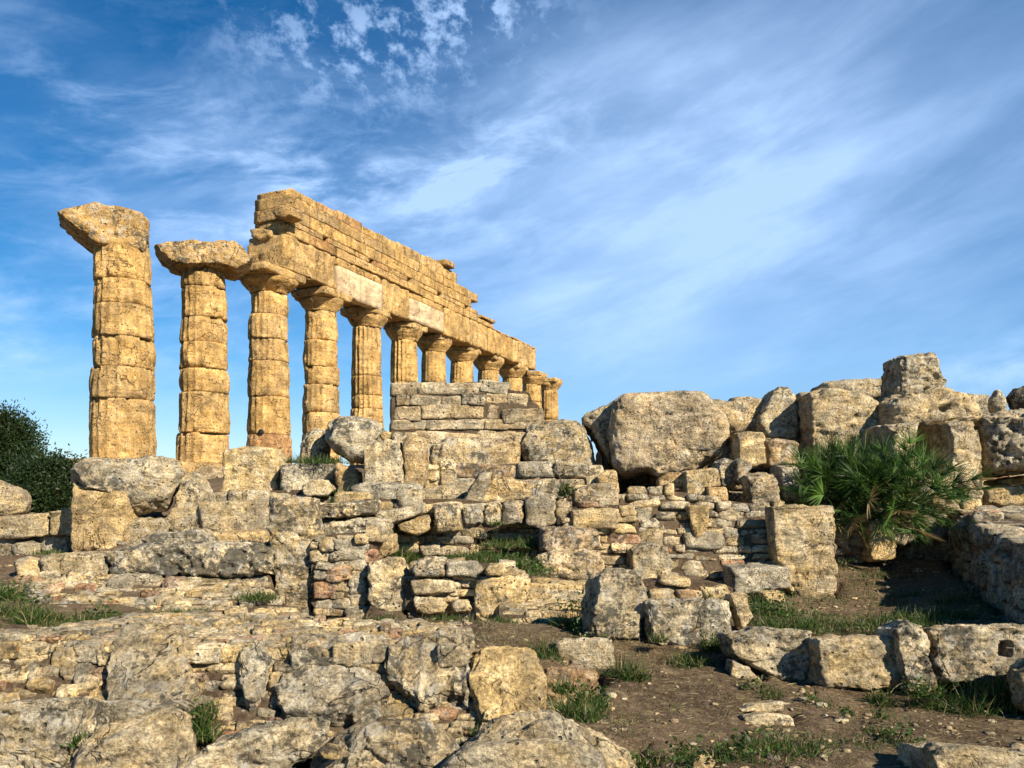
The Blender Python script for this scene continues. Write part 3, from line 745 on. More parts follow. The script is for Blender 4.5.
far = dict(mat=M['stone_far'])
wall('small wall of squared grey blocks standing in front of the far temple columns', vplane(460, 420, 19, 0),
     [(390, 388), (410, 389), (428, 381), (445, 386), (470, 380), (505, 385), (512, 390), (530, 391), (533, 401), (541, 406), (545, 425), (545, 470), (390, 470)],
     (.45, 1.05), (.25, .36), .7, 11, n=8, p=(14, 30), jit=.06, big=.0, out=.03, gap=1.07, coref=.15, fac=(3, .94, .99), warm=(.5, .25), bright=(.68, .09), lich=.1, red=.04, fine=.015, back=1.2, **far)
wall('long bank of rough stones under the row of boulders at mid height', vplane(400, 500, 14.2, 0),
     [(196, 492), (340, 488), (420, 470), (500, 462), (600, 462), (612, 495), (664, 495), (668, 482), (800, 482), (960, 486), (960, 545), (620, 560), (380, 560), (196, 530)],
     (.25, .8), (.16, .34), .6, 12, n=5, big=.12, warm=(.45, .25), lich=.3, back=1.0)
wall('high tumbled rubble bank along the skyline behind the big boulders', vplane(850, 440, 17.3, 0),
     [(705, 408), (740, 405), (765, 402), (800, 405), (900, 400), (1000, 412), (1060, 410), (1060, 500), (600, 500), (600, 440), (640, 420)],
     (.35, 1.1), (.25, .5), .8, 13, n=5, big=.12, warm=(.45, .22), bright=(.5, .12), lich=.35, back=1.4, mat=M['stone'])
wall('low wall of squared blocks at the left edge below the dark trees', vplane(60, 530, 13.1, 0),
     [(-150, 540), (72, 536), (72, 556), (-150, 560)], (.3, .7), (.16, .26), .5, 14, n=5, p=(6, 10), lich=.35)
wall('rubble wall with reddish stones under the long pitted block on the left', plane3((20, 612, 9.6), (260, 618, 9.7), (150, 578, 10.5)),
     [(-8, 582), (20, 573), (100, 574), (268, 576), (278, 600), (278, 622), (200, 624), (120, 606), (40, 606), (-8, 600)],
     (.12, .42), (.07, .17), .35, 15, big=.14, red=.08, back=.7, warm=(.42, .28))
wall('sloping spread of small stones between the left wall and the tall slab', plane3((180, 632, 8.6), (300, 632, 8.7), (240, 585, 9.9)),
     [(150, 612), (200, 596), (272, 590), (300, 614), (318, 622), (300, 640), (140, 632)],
     (.10, .35), (.05, .13), .25, 16, big=.08, red=.1, back=.4)
wall('narrow rubble wall between the tall slab and the grey upright block', vplane(340, 570, 10.62, 0),
     [(310, 535), (385, 530), (372, 560), (370, 622), (310, 622)], (.12, .4), (.08, .18), .35, 17, big=.15, red=.14, warm=(.5, .25))
wall('stepped rubble wall in the middle under the pitted horizontal blocks', vplane(430, 530, 12.3, 0),
     [(310, 498), (500, 498), (505, 526), (478, 535), (476, 552), (310, 560)], (.2, .6), (.12, .22), .5, 18, n=5, big=.15, warm=(.55, .25), lich=.25)
wall('low wall of small reddish stones behind the green weeds in the middle', vplane(500, 535, 12.7, 0),
     [(455, 524), (540, 524), (620, 528), (620, 560), (560, 560), (520, 552), (455, 552)], (.1, .32), (.06, .14), .4, 19, big=.05, red=.14, warm=(.5, .2))
wall('rubble wall between the grey upright block and the cream block', vplane(450, 590, 10.35, 0),
     [(404, 562), (530, 566), (532, 622), (404, 622)], (.12, .35), (.06, .14), .4, 20, big=.08, warm=(.45, .22))
wall('rubble face with orange stones right of the knobbly block', vplane(620, 545, 12.2, 0),
     [(560, 505), (640, 503), (640, 588), (596, 590), (560, 580)], (.12, .4), (.08, .18), .4, 21, big=.15, red=.12, warm=(.6, .22))
wall('main drystone wall of many thin stones below the largest boulder', plane3((640, 592, 12.3), (770, 592, 12.3), (700, 492, 12.9)),
     [(618, 492), (640, 487), (690, 490), (735, 500), (782, 503), (790, 560), (795, 600), (700, 596), (632, 596), (614, 560)],
     (.16, .48), (.09, .19), .45, 22, n=5, big=.10, red=.06, warm=(.35, .28), bright=(.55, .15), gap=.99, back=.8)
wall('ledge of cream stones in front of the main drystone wall', vplane(690, 585, 11.0, 0),
     [(636, 580), (735, 584), (735, 606), (640, 604)], (.3, .6), (.12, .2), .4, 23, n=5, big=0, warm=(.6, .15), bright=(.72, .08))
wall('small rubble wall with pinkish stones right of the standing slab', vplane(853, 540, 13.7, 0),
     [(830, 508), (872, 514), (872, 566), (830, 566)], (.16, .4), (.10, .2), .4, 24, n=5, big=.05, red=.25, warm=(.5, .2))
wall('dim low retaining wall behind the palm bush roots', vplane(930, 540, 14.6, 0),
     [(890, 520), (960, 516), (960, 562), (890, 562)], (.2, .6), (.12, .24), .4, 25, n=5, lich=.3)
wall('rubble below the big block with the dark arch', vplane(960, 488, 14.9, 0),
     [(900, 470), (985, 472), (985, 512), (900, 512)], (.2, .6), (.12, .24), .5, 26, n=5, warm=(.55, .2))
wall('low ledge of thin flat layered stones between the cream block and the centre weeds', plane3((510, 622, 9.6), (590, 618, 9.6), (550, 588, 10.6)),
     [(496, 590), (540, 578), (600, 584), (596, 604), (566, 622), (540, 626), (500, 626)], (.25, .7), (.06, .13), .3, 29, big=0, warm=(.6, .15), bright=(.6, .08), back=.5)
# right-hand wall: face turned left, running towards the viewer
_rw = [at(950, 505, 14.6), at(1024, 548, 9.9)]
rp = Plane((7.0, 12, 1), np.array([-1, -.38, 0]))
A_ = np.array([7.95, 14.6]); B_ = np.array([5.7, 8.6])
dv_ = (B_ - A_) / np.linalg.norm(B_ - A_); nn = np.array([-dv_[1], dv_[0]]); nn = nn if nn[0] < 0 else -nn
rp = Plane((A_[0], A_[1], 1.0), (nn[0], nn[1], 0))
def wallpoly(pl, pts):   # world points on the plane -> list usable as a pixel polygon
    out = []
    for P in pts:
        x, y, z = P[0], P[1], P[2] - EZ; dd = y * CP + z * SP; hh = -y * SP + z * CP; out.append((512 + F * x / dd, HY - F * hh / dd))
    return out
pts = [(A_[0], A_[1], .3), (B_[0], B_[1], -.1), (B_[0], B_[1], 1.0), ((A_[0] + B_[0]) / 2, (A_[1] + B_[1]) / 2, 1.25), (A_[0], A_[1], 1.55)]
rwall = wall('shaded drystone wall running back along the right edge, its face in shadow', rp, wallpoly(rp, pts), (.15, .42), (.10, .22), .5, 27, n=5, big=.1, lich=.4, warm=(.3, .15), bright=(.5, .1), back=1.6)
# its sunlit top of flat stones
tpn = Plane(np.array([A_[0], A_[1], 1.50]), np.cross(np.array([B_[0] - A_[0], B_[1] - A_[1], -.5]), np.array([-nn[0], -nn[1], 0.])))
wp2 = [(A_[0], A_[1], 1.5), (B_[0], B_[1], 1.0), (B_[0] - nn[0] * 2.2, B_[1] - nn[1] * 2.2, 1.0), (A_[0] - nn[0] * 2.4, A_[1] - nn[1] * 2.4, 1.5)]
masonry('top_stones', tpn, wallpoly(tpn, wp2), (.35, .9), (.25, .6), .28, 28, n=7, big=.05, jit=.2, out=.05, warm=(.3, .15), lich=.35, parent=rwall, core=False)

# foreground rubble wall: face and flat top
FG = dict(n=7, fine=.010)
fpl = plane3((0, 715, 5.95), (400, 715, 6.0), (200, 640, 6.45))
fw = wall('foreground rubble wall of small mixed stones with a few red ones', fpl,
     [(-150, 642), (60, 636), (118, 640), (240, 640), (300, 640), (400, 652), (470, 668), (480, 700), (490, 745), (470, 760), (300, 760), (200, 735), (-150, 724)],
     (.05, .20), (.035, .09), .3, 30, big=.10, red=.12, warm=(.42, .25), back=.8, **FG)
tpl = plane3((0, 642, 6.42), (400, 642, 6.45), (200, 612, 7.9))
masonry('top_stones', tpl, [(-150, 645), (-150, 632), (60, 626), (130, 613), (200, 612), (290, 611), (330, 618), (400, 621), (470, 622), (470, 648)],
        (.06, .24), (.05, .16), .16, 31, big=.06, red=.07, warm=(.4, .25), out=.025, parent=fw, core=False, **FG)

# ------------------------------------------------------------------ individual stones
B_O, B_K, B_S = 'boulders among the ruins', 'squared blocks among the ruins', 'slabs among the ruins'
def bo(label, poly, Y, d, st='boulder', **kw): return rock('boulder', 'boulder', label, poly, Y, d, st, group=B_O, **kw)
def bk(label, poly, Y, d, st='block', **kw): return rock('stone_block', 'stone block', label, poly, Y, d, st, group=B_K, **kw)
def sb(label, poly, Y, d, st='grey', **kw): return rock('stone_slab', 'stone slab', label, poly, Y, d, st, group=B_S, **kw)

fp2 = lambda o_=.09: dict(pl=Plane(fpl.P + fpl.n * o_, fpl.n), lean=0.0)
# far left
bo('rounded boulder at the left edge below the dark trees', [(-14, 476), (3, 481), (14, 487), (27, 491), (32, 500), (31, 512), (18, 516), (-14, 516)], 14.2, 1.0)
bk('long pale block lying at the left edge', [(-14, 517), (47, 513), (47, 537), (-14, 540)], 13.0, .7)
bk('square block between the left edge block and the warm upright block', [(48, 511), (74, 508), (74, 535), (49, 537)], 12.95, .7)
bk('warm upright block supporting the large left boulder', [(68, 482), (96, 490), (122, 494), (121, 546), (110, 551), (68, 554), (70, 520)], 12.4, .7, 'warm')
bo('large left boulder overhanging to the right below the first column', [(66, 484), (68, 472), (78, 460), (92, 454), (120, 457), (160, 455), (178, 461), (186, 473), (181, 482), (172, 500), (161, 515), (130, 517), (125, 505), (110, 496), (75, 493)], 12.5, 1.6)
bk('leaning block right of the large left boulder', [(180, 470), (190, 477), (199, 495), (204, 520), (200, 536), (165, 534), (159, 522), (172, 508)], 12.7, .8, 'grey')
bk('low pale block in the gap under the large left boulder', [(124, 519), (166, 519), (167, 538), (142, 549), (124, 546)], 12.65, .6)
bk('orange-topped block at the foot of the second column', [(186, 473), (204, 466), (226, 470), (226, 502), (196, 503)], 20.0, 1.0, 'warm', mat=M['stone_far'])
bk('tall grey and yellow block in front of the third column', [(222, 449), (246, 447), (271, 448), (277, 464), (280, 498), (218, 501), (222, 475)], 14.6, .9, 'pale')
bk('wide grey block just right of the tall grey and yellow block', [(277, 465), (300, 463), (338, 464), (337, 484), (322, 495), (280, 498)], 14.3, .8, 'grey')
bo('small pale rock on the corner of the wide grey block', [(302, 486), (314, 480), (328, 480), (336, 490), (326, 497), (304, 496)], 13.9, .4, 'pale')
bk('long ashlar block below the tall grey and yellow block', [(198, 503), (248, 500), (268, 501), (270, 534), (240, 534), (202, 534)], 12.6, .9)
bk('flat smooth-faced slab recessed under the long ashlar block', [(170, 536), (200, 533), (262, 531), (264, 547), (170, 549)], 11.9, 1.0, 'warm', amp=.5)
sb('tall upright slab in the left half, grey above and yellow below', [(266, 502), (290, 499), (314, 499), (316, 560), (311, 617), (290, 620), (276, 600), (268, 560)], 10.7, .55, 'grey', tone=(.52, .5, .4, 0), res=1.8)
bk('long pitted block with black holes, left of the tall slab', [(105, 552), (128, 546), (180, 544), (240, 544), (268, 548), (266, 578), (180, 577), (107, 577)], 10.5, .9, 'pitted', res=1.7)
bk('pitted block lying behind the long pitted block', [(110, 552), (142, 535), (192, 530), (204, 540), (204, 560), (110, 560)], 11.4, .8, 'pitted', res=2)
sb('flat grey slab left of the long pitted block', [(36, 557), (60, 554), (96, 554), (106, 577), (42, 576)], 10.5, .6, 'grey')
bo('small rock at the left end of the flat grey slab', [(15, 562), (30, 556), (42, 560), (40, 577), (18, 577)], 10.5, .4, 'pale')
bo('pale square rock set in the left rubble wall', [(25, 586), (42, 584), (46, 600), (30, 604), (22, 600)], 9.72, .3, 'lichen')
# middle
bk('black-pitted horizontal block right of the tall slab', [(314, 506), (345, 502), (372, 500), (373, 514), (340, 518), (315, 520)], 11.5, .8, 'pitted', res=1.6)
bk('lower pitted block right of the tall slab', [(314, 523), (350, 519), (388, 519), (388, 536), (350, 540), (315, 545)], 11.5, .7, 'pitted', res=1.8)
bk('small yellow block above the grey upright block', [(376, 538), (393, 534), (394, 554), (380, 560), (372, 558)], 11.0, .5, 'yellow')
bk('small warm block beside the small yellow block', [(360, 540), (376, 539), (376, 562), (362, 570)], 11.0, .5, 'warm')
bk('tilted grey lintel block above the weeds hollow', [(372, 513), (398, 508), (422, 502), (423, 514), (398, 522), (373, 530)], 11.85, .8, 'grey')
bk('yellow block under the tilted grey lintel block', [(396, 524), (412, 519), (427, 515), (430, 530), (414, 536), (398, 531)], 11.9, .6, 'yellow')
bk('grey squarish block right of the tilted lintel block', [(432, 505), (458, 503), (463, 530), (436, 534)], 12.0, .6, 'grey')
bk('small black-pitted block left of the three square blocks', [(462, 508), (482, 506), (482, 524), (463, 526)], 12.2, .5, 'pitted')
bk('plain grey block, left one of three in a row', [(484, 503), (500, 502), (501, 526), (485, 527)], 12.3, .5, 'grey')
bk('pitted brown block, middle one of three in a row', [(502, 503), (523, 501), (524, 525), (502, 527)], 12.3, .5, 'rough')
bk('largest block, right one of three in a row', [(525, 497), (556, 495), (557, 524), (542, 529), (526, 526)], 12.25, .6, 'grey')
bk('wedge-shaped block beside a dark triangular gap', [(557, 503), (574, 500), (572, 512), (563, 528), (557, 525)], 12.3, .5, 'rough')
bk('tilted warm block above the row of three', [(480, 504), (486, 488), (493, 475), (512, 478), (530, 483), (529, 500), (503, 504)], 12.9, .7, 'warm')
sb('narrow slab leaning left of the tilted warm block', [(457, 508), (468, 490), (480, 473), (491, 472), (490, 484), (478, 506), (470, 512)], 12.6, .5, 'grey')
bk('pale block under the domed boulder', [(526, 483), (548, 478), (566, 480), (572, 496), (552, 501), (528, 502)], 13.0, .7, 'grey')
bk('yellowish block above the smooth grey block', [(574, 490), (592, 484), (612, 484), (619, 492), (619, 507), (575, 508)], 12.5, .6, 'warm')
bk('smooth grey rectangular block left of the main wall', [(571, 510), (600, 508), (619, 509), (619, 529), (573, 529)], 12.1, .7, 'block', amp=.7)
bk('pale reddish block behind the knobbly block', [(541, 529), (570, 527), (598, 530), (601, 550), (562, 555), (541, 551)], 11.8, .6, 'rough', tone=(.62, .6, .2, .25))
bo('knobbly eroded cream block in the middle', [(536, 554), (556, 549), (584, 549), (600, 552), (602, 578), (588, 586), (566, 582), (548, 574), (536, 566)], 11.4, .7, 'rough', tone=(.68, .65, .2, .1), res=1.8)
bo('domed grey boulder right of the small block wall', [(521, 432), (532, 423), (560, 419), (582, 421), (592, 445), (595, 465), (590, 480), (556, 484), (522, 479), (519, 455)], 15.5, 1.6, 'boulder')
bk('warm block under the right end of the small block wall', [(484, 446), (519, 440), (521, 476), (500, 478), (486, 470)], 15.6, .9, 'warm')
bo('blocky brown boulder left of centre under the block wall', [(427, 452), (433, 441), (450, 437), (480, 438), (490, 455), (492, 470), (480, 476), (460, 482), (436, 485), (428, 477)], 14.4, 1.2, 'boulder', p=5)
bk('ledge block under the blocky brown boulder', [(424, 488), (450, 484), (475, 482), (476, 504), (424, 508)], 13.4, .8, 'grey')
bk('fluted drum fragment standing left of a yellow one', [(361, 447), (374, 441), (386, 438), (398, 441), (403, 455), (403, 484), (394, 486), (362, 489)], 13.5, .8, 'pale', flutes=4, tone=(.58, .25, .3, 0))
bk('yellowish upright fragment right of the fluted drum', [(402, 440), (412, 434), (423, 437), (426, 460), (423, 488), (404, 487)], 13.7, .7, 'warm')
bk('flat block carrying the fluted drum fragment', [(349, 485), (380, 482), (416, 484), (417, 500), (380, 506), (350, 503)], 13.0, .9, 'grey')
bo('round grey boulder leaning right in front of the fourth column', [(325, 430), (335, 418), (352, 415), (373, 417), (386, 427), (385, 442), (368, 461), (352, 461), (336, 451), (326, 440)], 14.2, 1.3)
bo('grey boulder behind the left side of the round one', [(300, 452), (303, 438), (312, 428), (324, 427), (332, 440), (330, 460), (315, 464), (300, 463)], 14.9, 1.1)
bo('small yellow stone wedged beside the round grey boulder', [(379, 434), (386, 430), (392, 432), (390, 438), (382, 440)], 13.9, .3, 'yellow')
bk('brown earthy block in the hollow under the round grey boulder', [(334, 462), (358, 470), (361, 498), (336, 502)], 14.0, .5, 'rough', tone=(.35, .9, .3, .2))
# mid lower
bk('grey upright block with yellow foot in the lower middle', [(367, 563), (386, 557), (399, 558), (405, 575), (407, 612), (386, 614), (368, 606)], 10.42, .6, 'lichen', tone=(.68, .35, .45, 0), res=1.8)
sb('left grey coping slab of a pair on the low wall', [(411, 566), (424, 557), (444, 558), (445, 577), (414, 578)], 10.2, .7, 'grey', tone=(.62, .15, .35, 0))
sb('right grey coping slab of a pair on the low wall', [(445, 560), (474, 561), (484, 570), (480, 577), (446, 577)], 10.2, .7, 'grey', tone=(.62, .15, .35, 0))
bk('cream block under the left grey coping slab', [(411, 580), (436, 579), (454, 580), (455, 593), (413, 595)], 10.24, .5, 'pale')
bk('lower cream block above the weeds in the middle', [(413, 597), (444, 597), (448, 608), (446, 614), (415, 614)], 10.24, .5, 'pale')
bo('rounded yellow stone beside the large cream block', [(450, 604), (456, 599), (468, 600), (473, 608), (470, 613), (454, 612)], 10.15, .3, 'yellow')
bk('large cream block with yellow lower half', [(474, 579), (500, 576), (530, 577), (530, 592), (521, 619), (475, 619)], 10.15, .7, 'pale', tone=(.72, .7, .15, 0), res=1.8)
bo('small pale stone beside the coping slabs', [(485, 570), (490, 563), (500, 563), (506, 569), (502, 576), (488, 576)], 10.1, .4, 'pale')
bo('cream stone behind the large cream block', [(498, 565), (512, 563), (520, 570), (512, 578), (498, 577)], 10.3, .4, 'pale')
# centre
sb('leaning slab with a dark lichened left side', [(600, 576), (618, 569), (640, 570), (650, 590), (648, 615), (640, 640), (592, 638), (594, 612)], 8.5, .5, 'lichen', res=1.8, yaw=-.2, tone=(.74, .5, .45, 0))
bk('large lichen-spotted block in the centre right', [(645, 600), (680, 599), (730, 600), (733, 640), (700, 648), (652, 645)], 8.4, .5, 'lichen', res=1.8, tone=(.72, .2, .85, 0))
sb('narrow cream stone leaning right of the lichen-spotted block', [(730, 594), (746, 592), (750, 606), (754, 618), (742, 630), (736, 612)], 8.6, .3, 'pale')
bk('first lichened block of the front row, leaning, at its left end', [(728, 634), (760, 628), (815, 631), (817, 650), (812, 690), (790, 686), (762, 670), (734, 656)], 7.55, .5, 'lichen', res=1.7)
sb('small grey slab under the leaning first block', [(732, 658), (750, 668), (766, 686), (748, 684), (730, 678)], 7.5, .3, 'grey')
bk('second block of the front row, wide and squared', [(819, 639), (850, 636), (892, 636), (899, 650), (902, 690), (822, 688)], 7.25, .5, 'lichen', res=1.7, tone=(.58, .45, .6, 0))
sb('narrow upright stone in the front row, third from its left end', [(896, 630), (912, 620), (926, 625), (931, 645), (939, 692), (908, 692)], 7.15, .45, 'lichen', res=1.7)
bk('last block of the front row, with a square socket at its right end', [(936, 628), (980, 626), (1030, 625), (1052, 632), (1052, 684), (942, 684)], 7.15, .55, 'lichen', res=1.7, tone=(.58, .4, .65, 0), holes=((1007, 650, 6.5, 8, .25, 6),))
bo('round boulder added for a round shadow at the right edge in front of the block row', [(1007, 680), (1012, 664), (1030, 655), (1070, 652), (1080, 700), (1050, 724), (1018, 712)], 6.4, .7)  # boulder added to stand in for a round shadow
bk('pale flat-topped block at the bottom right corner', [(935, 745), (990, 748), (1045, 753), (1050, 800), (938, 800)], 5.0, .55, 'pale', tone=(.68, .35, .3, 0))
bk('small cream block in the lower centre', [(553, 642), (580, 639), (612, 639), (616, 670), (585, 672), (560, 666)], 7.9, .5, 'pale', res=2)
bk('reddish earthy block under the small cream block', [(546, 668), (576, 666), (600, 672), (604, 700), (560, 712), (546, 700)], 7.3, .6, 'rough', tone=(.52, .7, .2, .45))
bo('large golden block at the bottom centre', [(469, 644), (490, 636), (515, 637), (534, 645), (546, 668), (548, 700), (530, 724), (480, 722), (466, 690)], 5.95, .7, 'yellow', tone=(.70, 1.25, .0, .0), **fp2(.17), res=1.7, p=5)
bk('big fluted grey block left of the golden block', [(400, 627), (440, 624), (477, 624), (474, 650), (468, 698), (446, 692), (424, 705), (402, 690), (380, 672), (384, 645)], 5.88, .8, 'pitted', **fp2(.17), res=1.6, tone=(.6, .3, .6, 0), flutes=6, pits=.02)
sb('grey slab set in the top of the foreground wall', [(286, 634), (330, 631), (380, 630), (383, 652), (350, 664), (300, 662), (287, 650)], 6.0, .6, 'grey', **fp2(.13), res=1.7, tone=(.58, .18, .35, 0))
bk('mossy warm block under the grey slab', [(272, 684), (284, 668), (330, 662), (376, 668), (388, 690), (372, 708), (335, 716), (284, 712)], 5.85, .5, 'warm', **fp2(.13), res=1.7, tone=(.45, .5, .35, 0))
bo('small pale wedge of stone below the mossy warm block', [(352, 712), (375, 706), (384, 716), (370, 726), (352, 724)], 5.85, .3, 'pale')
sb('smooth broad slab in the middle of the foreground wall', [(106, 662), (112, 640), (126, 622), (180, 620), (186, 650), (196, 680), (182, 702), (108, 702)], 5.9, .4, 'block', **fp2(.13), res=1.7, tone=(.56, .35, .3, 0), amp=.8)
sb('upright pale stone in the foreground wall beside small rubble', [(238, 646), (262, 638), (272, 655), (258, 690), (246, 702), (236, 672)], 5.88, .35, 'lichen', **fp2(.13), res=1.7)
bk('squared block in the bottom left corner, half covered by black lichen', [(-30, 706), (30, 699), (70, 700), (67, 750), (60, 810), (-30, 810)], 4.9, .5, 'lichen', res=1.8, tone=(.58, .3, .8, 0))
bo('ridged boulder rising beside the bottom left block', [(60, 800), (66, 768), (78, 748), (104, 724), (140, 716), (166, 706), (188, 716), (196, 748), (208, 775), (215, 800)], 4.7, .8, 'boulder', res=1.8, tone=(.56, .25, .35, 0))
sb('flat slab behind the ridged boulder', [(72, 704), (120, 700), (160, 700), (176, 712), (140, 728), (100, 738), (76, 730)], 5.5, .5, 'grey', res=1.8)
bo('low boulder left of the bottom middle boulders', [(170, 810), (186, 762), (214, 744), (250, 728), (286, 720), (326, 722), (318, 745), (290, 768), (280, 810)], 4.75, .8, 'pitted', res=1.8, tone=(.56, .25, .5, 0), pits=.02)
bo('rounded boulder with black streaks at the bottom middle', [(300, 810), (312, 770), (330, 742), (362, 724), (418, 717), (444, 730), (454, 752), (446, 810)], 4.7, .8, 'boulder', res=1.8, tone=(.55, .35, .55, 0))
bo('small brown stone between the two bottom middle boulders', [(318, 752), (330, 744), (342, 748), (340, 758), (324, 760)], 4.62, .15, 'yellow')
bo('sloping boulder at the bottom centre running down to the right', [(462, 800), (466, 746), (488, 722), (512, 712), (546, 708), (572, 722), (606, 738), (630, 752), (640, 800)], 5.0, .9, 'boulder', res=1.8, tone=(.62, .4, .35, 0))
sb('flat grey slab at the bottom edge of the picture', [(420, 810), (444, 764), (470, 746), (520, 741), (580, 744), (604, 756), (606, 810)], 4.5, .5, 'grey', res=1.8, tone=(.55, .05, .25, 0), amp=.6)
bo('small golden stone on the bare soil near the bottom edge', [(689, 762), (696, 754), (708, 753), (715, 762), (712, 772), (692, 772)], 5.3, .2, 'yellow')
for i, (poly, Y, lb) in enumerate((([(738, 708), (760, 702), (786, 702), (784, 712), (742, 714)], 6.6, 'upper pale flat stone sunk in the soil in front of the block row'),
                                   ([(742, 716), (770, 713), (792, 716), (796, 728), (750, 729)], 6.35, 'lower pale flat stone sunk in the soil in front of the block row'))):
    sb(lb, poly, Y, .3, 'pale')
# right of the centre, on the main wall
bk('pale knobbly block at the left foot of the main wall', [(631, 550), (648, 543), (668, 547), (674, 568), (660, 590), (634, 580)], 11.9, .5, 'lichen', tone=(.7, .4, .35, 0))
bk('grey and white block at the foot of the standing slab', [(732, 568), (760, 566), (789, 567), (792, 590), (760, 592), (735, 595)], 11.75, .6, 'lichen', tone=(.66, .2, .4, 0))
bk('yellow stone under the grey and white block', [(762, 594), (786, 592), (786, 603), (768, 604)], 11.1, .4, 'yellow')
sb('standing slab at the right end of the main wall', [(774, 508), (800, 506), (836, 506), (838, 560), (838, 601), (802, 601), (782, 580), (776, 550)], 12.12, .45, 'block', res=1.7, tone=(.56, .45, .3, 0))
bo('triangular yellow stone set in the main wall', [(685, 506), (710, 505), (708, 522), (702, 538), (695, 539), (690, 522)], 12.55, .4, 'yellow')
bk('pale block on the main wall beside the largest boulder', [(686, 471), (704, 469), (719, 468), (721, 486), (706, 488), (706, 504), (687, 503)], 13.3, .6, 'block')
bk('small orange block on the main wall', [(708, 488), (727, 487), (730, 503), (710, 505)], 13.1, .5, 'yellow', tone=(.5, 1, .1, .25))
bk('square dark-topped block right of the small orange block', [(749, 476), (762, 473), (778, 474), (783, 504), (751, 507)], 13.3, .6, 'rough')
bk('upper dark-pitted knob beside the largest boulder', [(718, 463), (727, 458), (736, 461), (740, 478), (732, 490), (721, 486)], 13.9, .5, 'pitted')
bk('rounded stub beside the dark-pitted knob', [(735, 461), (744, 458), (752, 463), (751, 476), (744, 486), (737, 480)], 13.7, .5, 'rough')
bk('pale squared block above the rounded stub', [(738, 433), (752, 431), (765, 433), (768, 464), (752, 467), (739, 460)], 14.5, .8, 'block')
bk('rust-stained pitted block left of the palm bush', [(766, 437), (800, 440), (802, 466), (770, 468)], 14.9, .8, 'rough', tone=(.5, .6, .5, .3))
bk('grey block low between the main wall and the palm', [(779, 466), (800, 466), (806, 500), (786, 503)], 14.0, .6, 'grey')
bo('largest boulder, streaked grey and orange, in the middle of the skyline', [(613, 402), (622, 394), (640, 393), (672, 391), (706, 392), (712, 402), (727, 415), (729, 435), (720, 456), (697, 470), (660, 481), (646, 470), (624, 477), (612, 466), (609, 440)], 15.0, 2.2, 'boulder', res=1.5, p=8, tone=(.62, .45, .30, .12), cap=150, amp=.65)
bo('dark-sided companion wedged left of the largest boulder', [(579, 417), (592, 409), (604, 404), (619, 394), (626, 404), (618, 440), (610, 470), (600, 452), (591, 436)], 15.7, 1.6, 'boulder', p=5)
bk('small block under the left side of the largest boulder', [(597, 478), (607, 470), (617, 470), (620, 494), (600, 494)], 14.0, .6, 'warm')
bo('orange stone wedged under the largest boulder', [(656, 480), (668, 472), (682, 473), (687, 486), (660, 491)], 13.6, .5, 'yellow', tone=(.5, 1, .1, .35))
bk('broken brown block behind the top right of the largest boulder', [(708, 404), (735, 400), (768, 397), (771, 412), (766, 432), (732, 436), (724, 420)], 16.6, 1.2, 'rough')
bk('grey peaked block on the skyline right of the brown one', [(762, 414), (770, 400), (780, 387), (790, 385), (798, 393), (801, 432), (798, 442), (768, 438), (760, 428)], 16.3, 1.0, 'grey')
bk('big block with a dark shaded left face behind the palm', [(812, 393), (830, 389), (868, 390), (882, 402), (890, 425), (890, 450), (872, 476), (815, 478)], 15.6, 1.1, 'block', res=1.8, amp=1.4)
bk('long flat block on the skyline behind the shaded one', [(828, 384), (832, 380), (870, 377), (896, 376), (898, 396), (870, 398), (829, 394)], 17.2, 1.2, 'grey')
bk('fluted column fragment standing highest on the skyline', [(903, 356), (912, 352), (940, 349), (943, 366), (952, 378), (950, 388), (945, 394), (897, 400)], 15.6, 1.0, 'rough', res=1.5, flutes=5, tone=(.55, .35, .35, 0))
bo('rounded weathered block below the fluted fragment', [(894, 402), (912, 389), (950, 384), (968, 389), (980, 397), (992, 412), (1004, 422), (960, 428), (894, 428)], 15.0, 1.5, 'boulder', res=1.7, p=5, tone=(.58, .45, .35, 0), holes=((945, 408, 6, 3.5, .15, 2),))
bk('big block with a dark arched hollow right of the palm', [(893, 424), (930, 421), (978, 420), (984, 450), (982, 484), (955, 494), (920, 494), (894, 480)], 14.45, 2.6, 'block', res=1.4, tone=(.6, .45, .3, 0), holes=((935, 448, 18, 31, 1.7, 2.2),))
bo('massive pitted block at the right edge above the dark recess', [(976, 414), (1000, 410), (1030, 408), (1070, 408), (1070, 472), (1024, 472), (984, 476), (980, 450)], 14.6, 2.0, 'pitted', res=1.7, p=6, tone=(.66, .5, .35, .0), pits=.06)
bk('squared orange block inside the dark recess at the right edge', [(989, 489), (1010, 486), (1045, 485), (1045, 506), (990, 506)], 14.9, .6, 'yellow')
bk('smaller orange block above it, deep in the dark recess', [(1000, 480), (1024, 476), (1045, 475), (1045, 484), (1000, 486)], 15.6, .6, 'yellow')
bo('small pointed rock on the skyline near the right edge', [(988, 398), (994, 391), (1000, 389), (1007, 399), (1006, 413), (989, 412)], 15.7, .6, 'boulder')
bo('dark boulder on the skyline at the right edge, with shade in its colour', [(1006, 398), (1011, 390), (1024, 385), (1045, 384), (1055, 400), (1045, 412), (1012, 412)], 15.6, 1.0, 'boulder', tone=(-.36, .2, .9, 0))  # negative brightness puts shade into the stone colour, on top of heavy dark lichen
bk('yellow dressed block at the right end of the small rubble wall', [(868, 521), (882, 518), (897, 519), (899, 560), (870, 563)], 13.4, .5, 'yellow', tone=(.66, .8, .1, 0))
bo('small tan stone on top of the yellow dressed block', [(876, 507), (884, 502), (893, 504), (896, 516), (886, 520), (877, 517)], 13.5, .35, 'warm')

